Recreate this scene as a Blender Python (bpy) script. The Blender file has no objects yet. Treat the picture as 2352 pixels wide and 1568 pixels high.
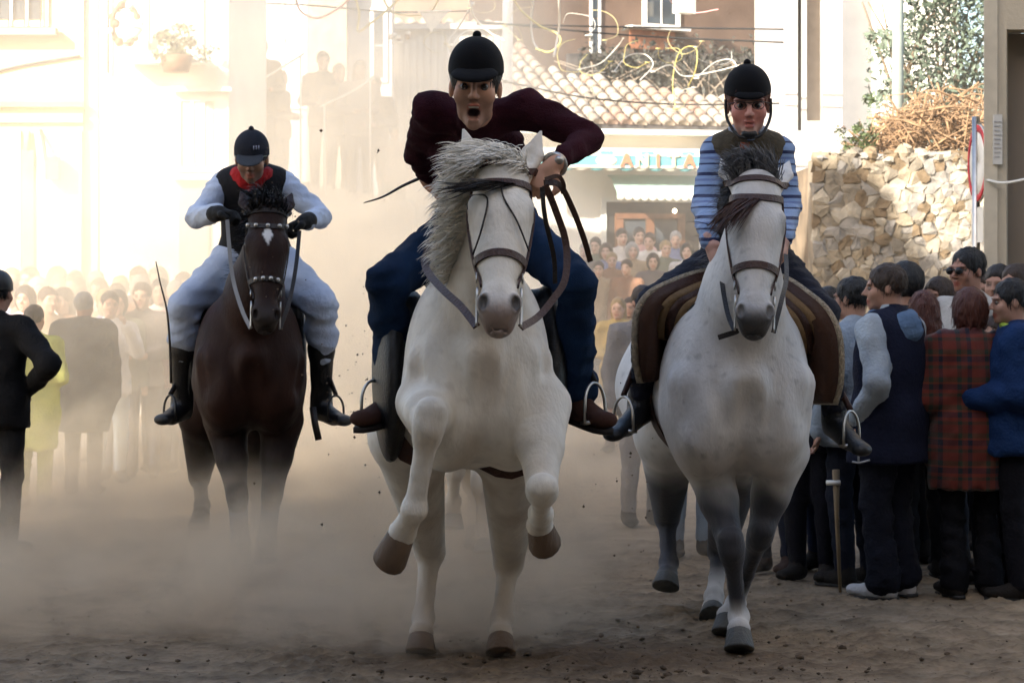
import bpy, bmesh, math, random
import numpy as np
from mathutils import Vector, Matrix
RND = random.Random(7); NR = np.random.RandomState(7)
SC = bpy.context.scene
COL = SC.collection
# ------------------------------------------------------------------ camera, sky, sun, exposure
FPX, CAMZ, HOR = 5730.0, 1.5, 640.0
cam_d = bpy.data.cameras.new('camera'); cam = bpy.data.objects.new('camera', cam_d); COL.objects.link(cam)
cam.location = (0, 0, CAMZ); cam.rotation_euler = (math.radians(90), 0, 0)
cam_d.sensor_width = 36; cam_d.sensor_fit = 'HORIZONTAL'; cam_d.lens = FPX/2352*36
cam_d.shift_y = -144/2352; cam_d.clip_start = .1; cam_d.clip_end = 3000
cam_d.dof.use_dof = True; cam_d.dof.focus_distance = 9.3; cam_d.dof.aperture_fstop = 10
SC.camera = cam
SUN_AZ, SUN_EL = 42.0, 29.0          # degrees left of straight behind the camera; elevation
w = bpy.data.worlds.new('World'); SC.world = w; w.use_nodes = True
nt = w.node_tree; nt.nodes.clear()
sky = nt.nodes.new('ShaderNodeTexSky'); sky.sky_type = 'NISHITA'; sky.sun_disc = False
sky.sun_elevation = math.radians(SUN_EL); sky.sun_rotation = math.radians(180+SUN_AZ)
sky.air_density = 1.0; sky.dust_density = 2.5
bg = nt.nodes.new('ShaderNodeBackground'); bg.inputs[1].default_value = .09
wo = nt.nodes.new('ShaderNodeOutputWorld')
nt.links.new(sky.outputs[0], bg.inputs[0]); nt.links.new(bg.outputs[0], wo.inputs[0])
sl = bpy.data.lights.new('sun', 'SUN'); sun = bpy.data.objects.new('sun', sl); COL.objects.link(sun)
sl.energy = 3.3; sl.angle = math.radians(.6); sl.color = (1, .93, .82)
a, e = math.radians(SUN_AZ), math.radians(SUN_EL)
SUND = Vector((math.sin(a)*math.cos(e), math.cos(a)*math.cos(e), -math.sin(e)))   # travel direction
sun.rotation_euler = SUND.to_track_quat('-Z', 'Y').to_euler()
SC.view_settings.view_transform = 'Standard'; SC.view_settings.look = 'None'
SC.view_settings.exposure = 2.45; SC.view_settings.gamma = 1; SC.view_settings.use_curve_mapping = False
cy = SC.cycles
cy.use_denoising = True; cy.max_bounces = 6; cy.diffuse_bounces = 3; cy.glossy_bounces = 2; cy.transmission_bounces = 4
cy.volume_bounces = 2; cy.volume_max_steps = 128; cy.volume_step_rate = .9
cy.use_adaptive_sampling = True; cy.adaptive_threshold = .015; cy.caustics_reflective = False; cy.caustics_refractive = False
cy.sample_clamp_indirect = 8

def P(px, py, d):
    """a spot seen at (px,py) in a 2352 x 1568 view, d metres away -> world metres"""
    return np.array([(px-1176)/FPX*d, d, CAMZ-(py-HOR)/FPX*d])

# ------------------------------------------------------------------ materials
MATS = {}
def mat(name, col, rough=.75, spec=.3, metal=0, var=.12, vscale=9, bump=0, bscale=60, sheen=0, vcol=False, emit=None, coat=0, stretch=None, trans=0):
    if name in MATS: return MATS[name]
    m = bpy.data.materials.new(name); m.use_nodes = True; n = m.node_tree.nodes; l = m.node_tree.links
    b = n['Principled BSDF']; b.inputs['Roughness'].default_value = rough; b.inputs['Metallic'].default_value = metal
    b.inputs['Specular IOR Level'].default_value = spec; b.inputs['Sheen Weight'].default_value = sheen
    b.inputs['Coat Weight'].default_value = coat; b.inputs['Transmission Weight'].default_value = trans
    tc = n.new('ShaderNodeTexCoord'); src = tc.outputs['Object']
    if stretch:
        mp = n.new('ShaderNodeMapping'); mp.inputs['Scale'].default_value = stretch; l.new(src, mp.inputs[0]); src = mp.outputs[0]
    if vcol:
        at = n.new('ShaderNodeAttribute'); at.attribute_name = 'Col'; cs = at.outputs['Color']
    else:
        rg = n.new('ShaderNodeRGB'); rg.outputs[0].default_value = (*col, 1); cs = rg.outputs[0]
    if var:
        nz = n.new('ShaderNodeTexNoise'); nz.inputs['Scale'].default_value = vscale; nz.inputs['Detail'].default_value = 5
        l.new(src, nz.inputs['Vector'])
        mr = n.new('ShaderNodeMapRange'); mr.inputs[1].default_value = .3; mr.inputs[2].default_value = .7
        mr.inputs[3].default_value = 1-var; mr.inputs[4].default_value = 1+var; l.new(nz.outputs[0], mr.inputs[0])
        mx = n.new('ShaderNodeVectorMath'); mx.operation = 'SCALE'; l.new(cs, mx.inputs[0]); l.new(mr.outputs[0], mx.inputs['Scale']); cs = mx.outputs[0]
    l.new(cs, b.inputs['Base Color'])
    if bump:
        nb = n.new('ShaderNodeTexNoise'); nb.inputs['Scale'].default_value = bscale; nb.inputs['Detail'].default_value = 4; l.new(src, nb.inputs['Vector'])
        bp = n.new('ShaderNodeBump'); bp.inputs['Strength'].default_value = bump; bp.inputs['Distance'].default_value = .02
        l.new(nb.outputs[0], bp.inputs['Height']); l.new(bp.outputs[0], b.inputs['Normal'])
    if emit:
        b.inputs['Emission Color'].default_value = (*emit[:3], 1); b.inputs['Emission Strength'].default_value = emit[3]
    MATS[name] = m; return m
def stripes(name, axis, stops, period, rough=.85, axis2=None, stops2=None):
    """woven bands along an object axis (and a second axis for a check)"""
    m = mat(name, (1, 1, 1), rough, var=0, bump=.25, bscale=200, sheen=.2); n = m.node_tree.nodes; l = m.node_tree.links; b = n['Principled BSDF']
    tc = n.new('ShaderNodeTexCoord'); sp = n.new('ShaderNodeSeparateXYZ'); l.new(tc.outputs['Object'], sp.inputs[0])
    def ramp(ax, st):
        dv = n.new('ShaderNodeMath'); dv.operation = 'DIVIDE'; dv.inputs[1].default_value = period; l.new(sp.outputs[ax], dv.inputs[0])
        fr = n.new('ShaderNodeMath'); fr.operation = 'FRACT'; l.new(dv.outputs[0], fr.inputs[0])
        r = n.new('ShaderNodeValToRGB'); r.color_ramp.interpolation = 'CONSTANT'; l.new(fr.outputs[0], r.inputs[0])
        while len(r.color_ramp.elements) < len(st): r.color_ramp.elements.new(.5)
        for el_, (p, c) in zip(r.color_ramp.elements, st): el_.position = p; el_.color = (*c, 1)
        return r.outputs[0]
    o = ramp(axis, stops)
    if stops2:
        o2 = ramp(axis2, stops2); mx = n.new('ShaderNodeMix'); mx.data_type = 'RGBA'; mx.inputs[0].default_value = .5
        l.new(o, mx.inputs[6]); l.new(o2, mx.inputs[7]); o = mx.outputs[2]
    l.new(o, b.inputs['Base Color']); return m

# ------------------------------------------------------------------ objects
def mesh_data(name, V, F, m=None, col=None, smooth=True):
    me = bpy.data.meshes.new(name)
    if isinstance(F, np.ndarray) and len(F):
        V = np.asarray(V, np.float32); k = F.shape[1]
        me.vertices.add(len(V)); me.vertices.foreach_set('co', V.ravel())
        me.loops.add(F.size); me.loops.foreach_set('vertex_index', F.astype(np.int32).ravel())
        me.polygons.add(len(F)); me.polygons.foreach_set('loop_start', np.arange(0, F.size, k, dtype=np.int32))
        me.update(calc_edges=True)
    else:
        me.from_pydata([tuple(map(float, v)) for v in V], [], [tuple(map(int, f)) for f in F]); me.update()
    if col is not None:
        at = me.color_attributes.new('Col', 'FLOAT_COLOR', 'POINT')
        c4 = np.ones((len(V), 4), np.float32); c4[:, :3] = col; at.data.foreach_set('color', c4.ravel())
    if m: me.materials.append(m)
    if smooth: me.polygons.foreach_set('use_smooth', np.ones(len(me.polygons), bool))
    return me
def link(name, data, parent=None, loc=None):
    o = bpy.data.objects.new(name, data); COL.objects.link(o)
    if parent: o.parent = parent
    if loc is not None: o.location = loc
    return o
def tag(o, label, cat, group=None, kind=None):
    if label: o['label'] = label
    if cat: o['category'] = cat
    if group: o['group'] = group
    if kind: o['kind'] = kind
    return o
class Thing:
    """Empty at a thing's base; add() hangs a mesh given in world metres under it"""
    def __init__(s, name, base, label, cat, group=None):
        s.b = np.array(base, float); s.o = link(name, None, None, tuple(s.b)); tag(s.o, label, cat, group)
    def add(s, name, V, F, m, parent=None, col=None, smooth=True, stuff=False):
        if V is None or len(V) == 0: return None
        o = link(name, mesh_data(name, np.asarray(V)-s.b, F, m, col, smooth), parent or s.o)
        if stuff: o['kind'] = 'stuff'
        return o
def struct(name, V, F, m, smooth=False):
    o = link(name, mesh_data(name, V, F, m, None, smooth)); o['kind'] = 'structure'; return o

class MB:
    """collects simple solids into one mesh"""
    def __init__(s): s.V = []; s.F = []
    def add(s, V, F):
        n = len(s.V); s.V += [tuple(v) for v in V]; s.F += [tuple(int(i)+n for i in f) for f in F]; return s
    def box(s, lo, hi):
        (x0, y0, z0), (x1, y1, z1) = lo, hi
        return s.add([(x0,y0,z0),(x1,y0,z0),(x1,y1,z0),(x0,y1,z0),(x0,y0,z1),(x1,y0,z1),(x1,y1,z1),(x0,y1,z1)],
                     [(3,2,1,0),(4,5,6,7),(0,1,5,4),(1,2,6,5),(2,3,7,6),(3,0,4,7)])
    def tube(s, pts, r, n=6): return s.add(*tube(pts, r, n))
def tube(pts, r, n=6, flat=1.0, up=(0, 0, 1)):
    pts = np.asarray(pts, float); m = len(pts); r = np.broadcast_to(np.asarray(r, float), (m,))
    V = []; F = []; T = np.gradient(pts, axis=0); u = None
    for i in range(m):
        t = T[i]/(np.linalg.norm(T[i])+1e-9)
        if u is None:
            a_ = np.array(up, float); a_ = a_ if abs(a_ @ t) < .95 else np.array([1., 0, 0]); u = a_
        u = u-t*(u @ t); u /= np.linalg.norm(u)+1e-9; v = np.cross(t, u)
        for j in range(n):
            an = 2*math.pi*j/n; V.append(pts[i]+r[i]*(math.cos(an)*u*flat+math.sin(an)*v))
    for i in range(m-1):
        for j in range(n): F.append((i*n+j, i*n+(j+1) % n, (i+1)*n+(j+1) % n, (i+1)*n+j))
    F.append(tuple(range(n))[::-1]); F.append(tuple(range((m-1)*n, m*n)))
    return V, F
def strap(pts, nrm, wid, th=.004):
    """leather strap: rectangular section, lying flat on a surface with normals nrm"""
    pts = np.asarray(pts, float); m = len(pts); T = np.gradient(pts, axis=0); V = []; F = []
    wid = np.broadcast_to(np.asarray(wid, float), (m,))
    for i in range(m):
        t = T[i]/(np.linalg.norm(T[i])+1e-9); nn = np.asarray(nrm[i] if len(np.shape(nrm)) > 1 else nrm, float)
        nn = nn-t*(nn @ t); nn /= np.linalg.norm(nn)+1e-9; s_ = np.cross(t, nn)*wid[i]/2
        V += [pts[i]-s_-nn*th, pts[i]+s_-nn*th, pts[i]+s_+nn*th, pts[i]-s_+nn*th]
    for i in range(m-1):
        for j in range(4): F.append((i*4+j, i*4+(j+1) % 4, i*4+4+(j+1) % 4, i*4+4+j))
    F += [(3, 2, 1, 0), tuple(range(4*m-4, 4*m))]
    return V, F
def spline(pts, n=12):
    pts = [np.asarray(p, float) for p in pts]; out = []
    q = [2*pts[0]-pts[1]]+pts+[2*pts[-1]-pts[-2]]
    for i in range(1, len(q)-2):
        for k in range(n):
            t = k/n; a_, b_, c_, d_ = q[i-1:i+3]
            out.append(.5*((2*b_)+(c_-a_)*t+(2*a_-5*b_+4*c_-d_)*t*t+(3*b_-a_-3*c_+d_)*t**3))
    out.append(pts[-1]); return np.array(out)
def nrmz(v): v = np.asarray(v, float); return v/(np.linalg.norm(v)+1e-9)

# ------------------------------------------------------------------ organic surfaces: blended solids -> one skin (surface nets)
class Field:
    def __init__(s): s.p = []
    def _add(s, fn, lo, hi, k, tg, op): s.p.append((fn, np.array(lo), np.array(hi), k, tg, op)); return s
    def rc(s, a, b, ra, rb, k=.03, tag=0, op=1):
        a = np.asarray(a, float); b = np.asarray(b, float); ba = b-a; L = max(ba @ ba, 1e-9)
        def fn(Q):
            pa = Q-a; h = np.clip(pa @ ba/L, 0, 1); return np.linalg.norm(pa-h[:, None]*ba, axis=1)-(ra+(rb-ra)*h)
        R = max(ra, rb); return s._add(fn, np.minimum(a, b)-R, np.maximum(a, b)+R, k, tag, op)
    def chain(s, pts, rs, k=.03, tag=0, op=1):
        for i in range(len(pts)-1): s.rc(pts[i], pts[i+1], rs[i], rs[i+1], k, tag, op)
        return s
    def el(s, c, r, R=None, k=.03, tag=0, op=1):
        c = np.asarray(c, float); r = np.asarray(r, float); R = np.eye(3) if R is None else R
        def fn(Q):
            q = (Q-c) @ R; k0 = np.linalg.norm(q/r, axis=1); k1 = np.linalg.norm(q/(r*r), axis=1)+1e-9; return k0*(k0-1)/k1
        ext = np.abs(R) @ r; return s._add(fn, c-ext, c+ext, k, tag, op)
    def ec(s, a, b, r0, r1, u, k=.03, tag=0, op=1):
        a = np.asarray(a, float); b = np.asarray(b, float); ba = b-a; L = ba @ ba; w_ = nrmz(ba)
        u = np.asarray(u, float); u = nrmz(u-w_*(u @ w_)); v = np.cross(w_, u); r0 = np.array(r0); r1 = np.array(r1)
        def fn(Q):
            pa = Q-a; h = np.clip(pa @ ba/L, 0, 1); q = pa-h[:, None]*ba
            rr = r0+(r1-r0)*h[:, None]; rw = rr.mean(1)
            c3 = np.stack([q @ u, q @ v, q @ w_], 1); r3 = np.stack([rr[:, 0], rr[:, 1], rw], 1)
            k0 = np.linalg.norm(c3/r3, axis=1); k1 = np.linalg.norm(c3/(r3*r3), axis=1)+1e-9
            return np.where(k0 < 1e-3, -rr.min(1), k0*(k0-1)/k1)
        R = max(r0.max(), r1.max()); return s._add(fn, np.minimum(a, b)-R, np.maximum(a, b)+R, k, tag, op)
    def cut(s, c, n, k=.004):
        c = np.asarray(c, float); n = nrmz(n)
        return s._add(lambda Q: -((Q-c) @ n), [-1e3]*3, [1e3]*3, k, None, -1)
    def merge(s, D, d, k, op):
        if op < 0: D, d = -D, d
        h = np.clip(.5+.5*(d-D)/k, 0, 1); o = d+(D-d)*h-k*h*(1-h)
        return -o if op < 0 else o
    def ev(s, Q, grow=0):
        D = np.full(len(Q), 9.); Q = np.asarray(Q, float)
        for fn, lo, hi, k, tg, op in s.p: D = s.merge(D, fn(Q), k, op)
        return D-grow
    def grad(s, Q, e=.004):
        Q = np.asarray(Q, float); return np.stack([s.ev(Q+np.eye(3)[i]*e)-s.ev(Q-np.eye(3)[i]*e) for i in range(3)], 1)/(2*e)
    def proj(s, Q, off=.004, it=5):
        Q = np.array(Q, float)
        for _ in range(it):
            g = s.grad(Q); gn = np.linalg.norm(g, axis=1, keepdims=True)+1e-9; Q = Q-np.clip((s.ev(Q)-off), -.05, .05)[:, None]*g/gn**2*.9
        g = s.grad(Q); return Q, g/(np.linalg.norm(g, axis=1, keepdims=True)+1e-9)
    def mesh(s, h, zones=(), grow=0, noise=None):
        pos = [p for p in s.p if p[5] > 0]
        lo = np.min([p[1] for p in pos], 0)-grow-2*h-.02; hi = np.max([p[2] for p in pos], 0)+grow+2*h+.02
        ax = []
        for i in range(3):
            g = [lo[i]]
            while g[-1] < hi[i]:
                st = h
                for zl, zh, zs in zones:
                    if zl[i]-.01 <= g[-1] <= zh[i]: st = min(st, zs)
                g.append(g[-1]+st)
            ax.append(np.array(g))
        nx, ny, nz = map(len, ax); D = np.full((nx, ny, nz), .4)
        for fn, l, hh, k, tg, op in s.p:
            pad = k+2.5*h+.01; sl_ = []
            for i in range(3):
                a_ = np.searchsorted(ax[i], l[i]-pad); b_ = np.searchsorted(ax[i], hh[i]+pad, 'right'); sl_.append(slice(max(a_-1, 0), b_+1))
            sub = D[tuple(sl_)]
            if sub.size == 0: continue
            G = np.stack(np.meshgrid(*[ax[i][sl_[i]] for i in range(3)], indexing='ij'), -1).reshape(-1, 3)
            D[tuple(sl_)] = s.merge(sub, fn(G).reshape(sub.shape), k, op)
        D -= grow
        if noise:
            m_ = np.abs(D) < 3*h+.02; ii = np.nonzero(m_)
            D[m_] += noise(np.stack([ax[i][ii[i]] for i in range(3)], 1))
        return nets(D, ax)
def nets(D, ax):
    s = D < 0
    c = sum(s[i:s.shape[0]-1+i, j:s.shape[1]-1+j, k:s.shape[2]-1+k].astype(np.int8) for i in (0, 1) for j in (0, 1) for k in (0, 1))
    act = (c > 0) & (c < 8); ids = np.argwhere(act); idx = np.full(act.shape, -1, np.int32); idx[act] = np.arange(len(ids))
    acc = np.zeros((len(ids), 3)); cnt = np.zeros(len(ids)); I = ids.T
    for axis in range(3):
        o = [q for q in range(3) if q != axis]
        for p_ in (0, 1):
            for q_ in (0, 1):
                off = np.zeros(3, int); off[o[0]] = p_; off[o[1]] = q_
                d0 = D[I[0]+off[0], I[1]+off[1], I[2]+off[2]]; of2 = off.copy(); of2[axis] += 1
                d1 = D[I[0]+of2[0], I[1]+of2[1], I[2]+of2[2]]
                m_ = (d0 < 0) != (d1 < 0); t = np.where(m_, d0/np.where(m_, d0-d1, 1), 0)
                pt = off[None]+np.zeros((len(ids), 3)); pt[:, axis] += t
                acc[m_] += pt[m_]; cnt[m_] += 1
    vi = ids+acc/np.maximum(cnt, 1)[:, None]
    V = np.stack([np.interp(vi[:, i], np.arange(len(ax[i])), ax[i]) for i in range(3)], 1)
    Fs = []
    for axis in range(3):
        o1, o2 = [(1, 2), (2, 0), (0, 1)][axis]
        a_ = [slice(1, -1)]*3; b_ = [slice(1, -1)]*3; a_[axis] = slice(0, -1); b_[axis] = slice(1, None)
        sa, sb = s[tuple(a_)], s[tuple(b_)]; e_ = np.argwhere(sa != sb)
        if not len(e_): continue
        ins = sa[tuple(e_.T)]; e_ = e_.copy()
        for q in range(3):
            if q != axis: e_[:, q] += 1
        def cell(d1, d2):
            t = e_.copy(); t[:, o1] -= d1; t[:, o2] -= d2; return idx[t[:, 0], t[:, 1], t[:, 2]]
        q4 = np.stack([cell(1, 1), cell(0, 1), cell(0, 0), cell(1, 0)], 1); q4[~ins] = q4[~ins][:, ::-1]
        Fs.append(q4)
    F = np.concatenate(Fs); F = F[(F >= 0).all(1)]
    return V, F
def wrinkle(amp, wl, seed=0, n=6, stretch=(1, 1, 1)):
    r = np.random.RandomState(seed); K = r.normal(size=(n, 3)); K /= np.linalg.norm(K, axis=1)[:, None]; K *= (2*math.pi/wl)*r.uniform(.6, 1.7, (n, 1))*np.array(stretch); ph = r.uniform(0, 6.3, n)
    def fn(Q):
        ph0 = ph+.9*np.sin(Q @ (K[::-1].T*.37)); return amp*(np.abs(np.sin(Q @ K.T*.5+ph0)).mean(1)-.6)*2
    return fn
# ------------------------------------------------------------------ people
def frame(f, roll=0):
    """columns: right, back, up of something that faces along f"""
    f = nrmz(f); x = nrmz(np.cross([0, 0, 1], f)); z = np.cross(x, -f)
    if roll:
        c_, s_ = math.cos(roll), math.sin(roll); x, z = c_*x+s_*z, c_*z-s_*x
    return np.stack([x, -f, z], 1)
def add_head(Fd, o, R, s, mouth=0.0, fine=True):
    L = lambda x, y, z: o+R @ (np.array([x, y, z])*s)
    E = lambda c, r, k=.02, op=1, tg=1: Fd.el(L(*c), np.array(r)*s, R, k*s, tg, op)
    j = -.022*mouth
    E((0, .014, .032), (.075, .096, .086)); E((0, -.022, -.028), (.059, .07, .078)); E((0, -.038, -.08+j), (.034, .045, .032))
    E((0, -.07, -.099+j), (.021, .019, .017), .016)
    for q in (-1, 1):
        E((q*.04, -.057, -.03), (.025, .024, .026)); E((q*.029, -.08, .02), (.03, .013, .008), .014)
        E((q*.076, .012, -.008), (.009, .019, .03), .01); E((q*.038, -.018, -.066+j*.6), (.014, .032, .026))
    if fine:
        for q in (-1, 1):
            E((q*.031, -.1, -.003), (.018, .02, .0066), .012, -1)
            E((q*.011, -.098, -.035), (.0075, .011, .0075), .006)
        Fd.rc(L(0, -.089, .006), L(0, -.113, -.031), .0075*s, .0095*s, .012*s, 1)
        E((0, -.092, -.0605), (.022, .009, .006), .006); E((0, -.088, -.079+j*1.3), (.019, .009, .0075), .006)
        if mouth: E((0, -.098, -.071+j*.6), (.02, .04, .009+.013*mouth), .005, -1)
        else: E((0, -.104, -.0685), (.024, .012, .0022), .003, -1)
    else: Fd.rc(L(0, -.085, .0), L(0, -.108, -.032), .011*s, .014*s, .01*s, 1)
    return L
def paint_head(V, C, o, R, s, spots):
    q = (V-o) @ R/s
    for c, r, colr, soft in spots:
        d = np.linalg.norm((q-np.array(c))/np.array(r), axis=1); t = np.clip((1+soft-d)/soft, 0, 1)[:, None]; C[:] = C*(1-t)+np.array(colr)*t
def add_hand(Fd, wr, d, n, sd, curl=.5, s=1.0, thumb=1):
    """palm, four curled fingers of unequal length and a thumb off the palm's side"""
    d = nrmz(d); n = nrmz(n-d*(n @ d)); sd = nrmz(np.cross(d, n))*(1 if np.dot(np.cross(d, n), sd) > 0 else -1)
    R = np.stack([sd, d, n], 1)
    Fd.rc(wr-d*.02*s, wr+d*.02*s, .026*s, .026*s, .02*s, 1)
    Fd.el(wr+d*.05*s, np.array([.041, .052, .017])*s, R, .012*s, 1)
    for i, (ln, off) in enumerate(zip((.068, .077, .071, .055), (.03, .0105, -.009, -.028))):
        p = wr+d*(.09-.004*abs(i-1.2))*s+sd*off*s; dd = d; pts = [p-d*.015*s, p]; r = .0088*s
        for q, (fr, cu) in enumerate(((.44, .75), (.32, 1.1), (.24, .7))):
            a_ = curl*cu; dd = nrmz(dd*math.cos(a_)+np.cross(np.cross(d, n), dd)*math.sin(a_))
            p = p+dd*ln*fr*s; pts.append(p)
        Fd.chain(pts, [r, r, r*.95, r*.9, r*.8], .006*s, 1)
    b = wr+d*.025*s+sd*thumb*.034*s; t1 = b+nrmz(d*.6+sd*thumb*.7+n*.35)*.04*s; t2 = t1+nrmz(d*.9+n*.35-sd*thumb*.15)*.033*s
    Fd.chain([wr+d*.02*s+sd*thumb*.02*s, b, t1, t2], [.016*s, .0135*s, .0105*s, .0085*s], .009*s, 1)
def torso(Fd, J, g=0., bulk=1.0, tg=2, hem=0., chestk=1.0):
    up = nrmz(J['neck']-J['pel']); lat = nrmz(J['shR']-J['shL']); lat = nrmz(lat-up*(lat @ up)); R = np.stack([lat, np.cross(up, lat), up], 1)
    s = J.get('s', 1.)*bulk; pel, nk, ch = J['pel'], J['neck'], J['chest']
    Fd.el(pel, np.array([.165*s+g, .125*s+g, .12*s+g]), R, .06, tg)
    Fd.el(pel*.55+ch*.45, np.array([.148*s+g, .112*s+g, .17*s+g]), R, .06, tg)
    Fd.el(ch, np.array([.172*s*chestk+g, .12*s+g, .17*s+g]), R, .06, tg)
    m = nk-up*.045*s
    for q in 'LR': Fd.rc(m, J['sh'+q], .062*s+g, .058*s+g, .05, tg)
    if hem: Fd.ec(pel, pel-up*hem, (.165*s+g, .12*s+g), (.185*s+g, .14*s+g), lat, .05, tg)
    return R
def arms(Fd, J, g=0., bulk=1.0, tg=3, upto=1.0):
    s = J.get('s', 1.)*bulk
    for q in 'LR':
        a_, b_, c_ = J['sh'+q], J['el'+q], J['wr'+q]; c2 = b_+(c_-b_)*upto
        Fd.rc(a_, b_, .058*s+g, .046*s+g, .03, tg); Fd.rc(b_, c2, .046*s+g, .033*s+g, .025, tg)
def legs(Fd, J, g=0., bulk=1.0, tg=4, upto=1.0, flare=0.):
    kk = .018 if J.get('stand') else .05
    s = J.get('s', 1.)*bulk
    for q in 'LR':
        h_, k_, a_ = J['hip'+q], J['kn'+q], J['an'+q]; a2 = k_+(a_-k_)*upto
        Fd.rc(h_, k_, (.086 if J.get('stand') else .095)*s+g, .064*s+g, kk, tg); m = k_+(a_-k_)*.3
        Fd.rc(k_, m, .06*s+g, .058*s+g, kk*.6, tg); Fd.rc(m, a2, .058*s+g, .042*s+g+flare, kk*.6, tg)
    p = J['pel']; Fd.el(p-np.array([0, 0, .02]), np.array([.165*s+g, .125*s+g, .12*s+g]), None, .06, tg)
def shoe_field(an, toe, s=1.0, g=0.):
    Fd = Field(); an = np.asarray(an, float); toe = np.asarray(toe, float); d = nrmz(toe-an); dh = nrmz(np.array([d[0], d[1], 0])); lat = nrmz(np.cross(d, [0, 0, 1]))
    heel = an+np.array([0, 0, -.055*s])-dh*.035*s
    if abs(d[2]) > .9: heel = an-dh*.04*s
    tp = toe-d*.03*s
    Fd.rc(an+np.array([0, 0, .03*s]), an-np.array([0, 0, .02*s]), .048*s+g, .046*s+g, .03)
    Fd.ec(heel, tp, (.036*s+g, .034*s+g), (.044*s+g, .026*s+g), lat, .03)
    Fd.rc(an-np.array([0, 0, .02*s]), heel*.4+tp*.6, .042*s+g, .034*s+g, .03)
    return Fd, heel, tp, lat, d
HAIR = dict(dark=(.012, .009, .008), brown=(.035, .02, .012), red=(.13, .03, .012), grey=(.25, .24, .23), blond=(.28, .19, .09), black=(.006, .006, .007), auburn=(.07, .018, .01))
def human(T, J, c, h=.016, hf=.006):
    """T: Thing; J: joints in metres; c: clothing"""
    s = J.get('s', 1.); hs = J.get('hs', s); o = J['head']; R = J['R']; fine = hf < .009; sk = np.array(c.get('skin', (.36, .19, .125)))
    B = Field(); torso(B, J, -.012, tg=2); arms(B, J, -.01, tg=3); legs(B, J, -.012, tg=4)
    L = add_head(B, o, R, hs, c.get('mouth', 0), fine)
    nb = J['neck']+nrmz(J['pel']-J['neck'])*.03; B.rc(L(0, .03, -.06), nb, .05*hs, .062*s, .03, 1)
    zones = [(o-.135*hs, o+.135*hs, hf)]
    for q in 'LR':
        fd = nrmz(J['wr'+q]-J['el'+q]); hd = J.get('hd'+q, fd); hn = J.get('hn'+q, np.array([-1. if q == 'R' else 1., 0, 0]))
        if fine or c.get('hands'):
            add_hand(B, J['wr'+q], np.array(hd, float), np.array(hn, float), np.array(J.get('hsd'+q, (0, -1, .3)), float), J.get('curl'+q, .55), s*1.02)
            ce = J['wr'+q]+nrmz(hd)*.07*s; zones.append((ce-.1*s, ce+.1*s, hf*1.15))
        else: B.rc(J['wr'+q], J['wr'+q]+fd*.1*s, .03*s, .034*s, .02, 1)
        B.rc(J['an'+q], J['an'+q]+(J['toe'+q]-J['an'+q])*.5-np.array([0, 0, .03*s]), .028*s, .018*s, .02, 4)
    V, Fc = B.mesh(h, zones); C = np.tile(sk, (len(V), 1))
    dk = sk*.35
    sp = [((0, -.1, -.07-.01*c.get('mouth', 0)), (.026, .025, .012+.008*c.get('mouth', 0)), sk*np.array([.75, .42, .42]), .5)]
    if c.get('stubble'): sp.insert(0, ((0, -.06, -.085), (.06, .06, .05), sk*.5, .6))
    if not c.get('ruddy') is None: sp.insert(0, ((-.04, -.07, -.03), (.03, .04, .03), c['ruddy'], 1.)); sp.insert(0, ((.04, -.07, -.03), (.03, .04, .03), c['ruddy'], 1.))
    if c.get('mouth', 0): sp.append(((0, -.075, -.071-.012*c['mouth']), (.019, .022, .012*c['mouth']), (.02, .004, .004), .25))
    hc = np.array(HAIR.get(c.get('hair', 'dark'), (.02, .015, .01)))
    for q in (-1, 1):
        sp.append(((q*.031, -.083, -.001), (.018, .02, .006), sk*.45 if fine else dk*.5, .7)); sp.append(((q*.031, -.095, .0165), (.02, .02, .0035), sk*.42+hc*.3, 1.))
    paint_head(V, C, o, R, hs, sp)
    body = T.add('body', V, Fc, MATS['skin'], None, C)
    if fine:
        for q in (-1, 1):
            V, Fc = ball(L(q*.031, -.0772, -.003), .0122*hs, 10); d_ = ((V-o) @ R)/hs; cc = np.tile(np.array([.12, .1, .088]), (len(V), 1))
            ir = np.hypot(d_[:, 0]-q*.031, d_[:, 2]+.002) < .0075; cc[ir & (d_[:, 1] < -.078)] = (.02, .012, .008); T.add('eye', V, Fc, MATS['eye'], body, cc)
    if c.get('mouth'): T.add('teeth', *tube([L(x, -.082+.25*abs(x), -.0655) for x in (-.015, -.008, 0, .008, .015)], .0042*hs, 6), mat('teeth', (.5, .46, .38), .3), body)
    st = c.get('hairstyle', 'short')
    if st != 'none':
        H = Field(); hh = .008 if fine else .014
        H.el(L(0, .018, .036), np.array([.084, .104, .093])*hs, R, .01)
        if st == 'long': H.el(L(0, .07, -.06), np.array([.085, .055, .12])*hs, R, .05); H.el(L(0, .09, -.13), np.array([.07, .04, .1])*hs, R, .05)
        if st == 'bob': H.el(L(0, .03, -.02), np.array([.1, .1, .115])*hs, R, .04)
        if st == 'curly': H.el(L(0, .02, .04), np.array([.105, .118, .112])*hs, R, .03)
        H.el(L(0, -.115, -.04), np.array([.068 if st in ('bob', 'long') else .084, .098, .092])*hs, R, .012, None, -1)
        if st == 'short': H.cut(L(0, .05, -.062), R @ np.array([0, -.35, -1.]))
        V, Fc = H.mesh(.008 if fine else .013, noise=wrinkle(.012, .05, 3, 9)); T.add('hair', V, Fc, mat('hair_'+c.get('hair', 'dark'), HAIR[c.get('hair', 'dark')], .55, .4, bump=.6, bscale=120, stretch=(1, 1, .2)), body)
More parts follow.
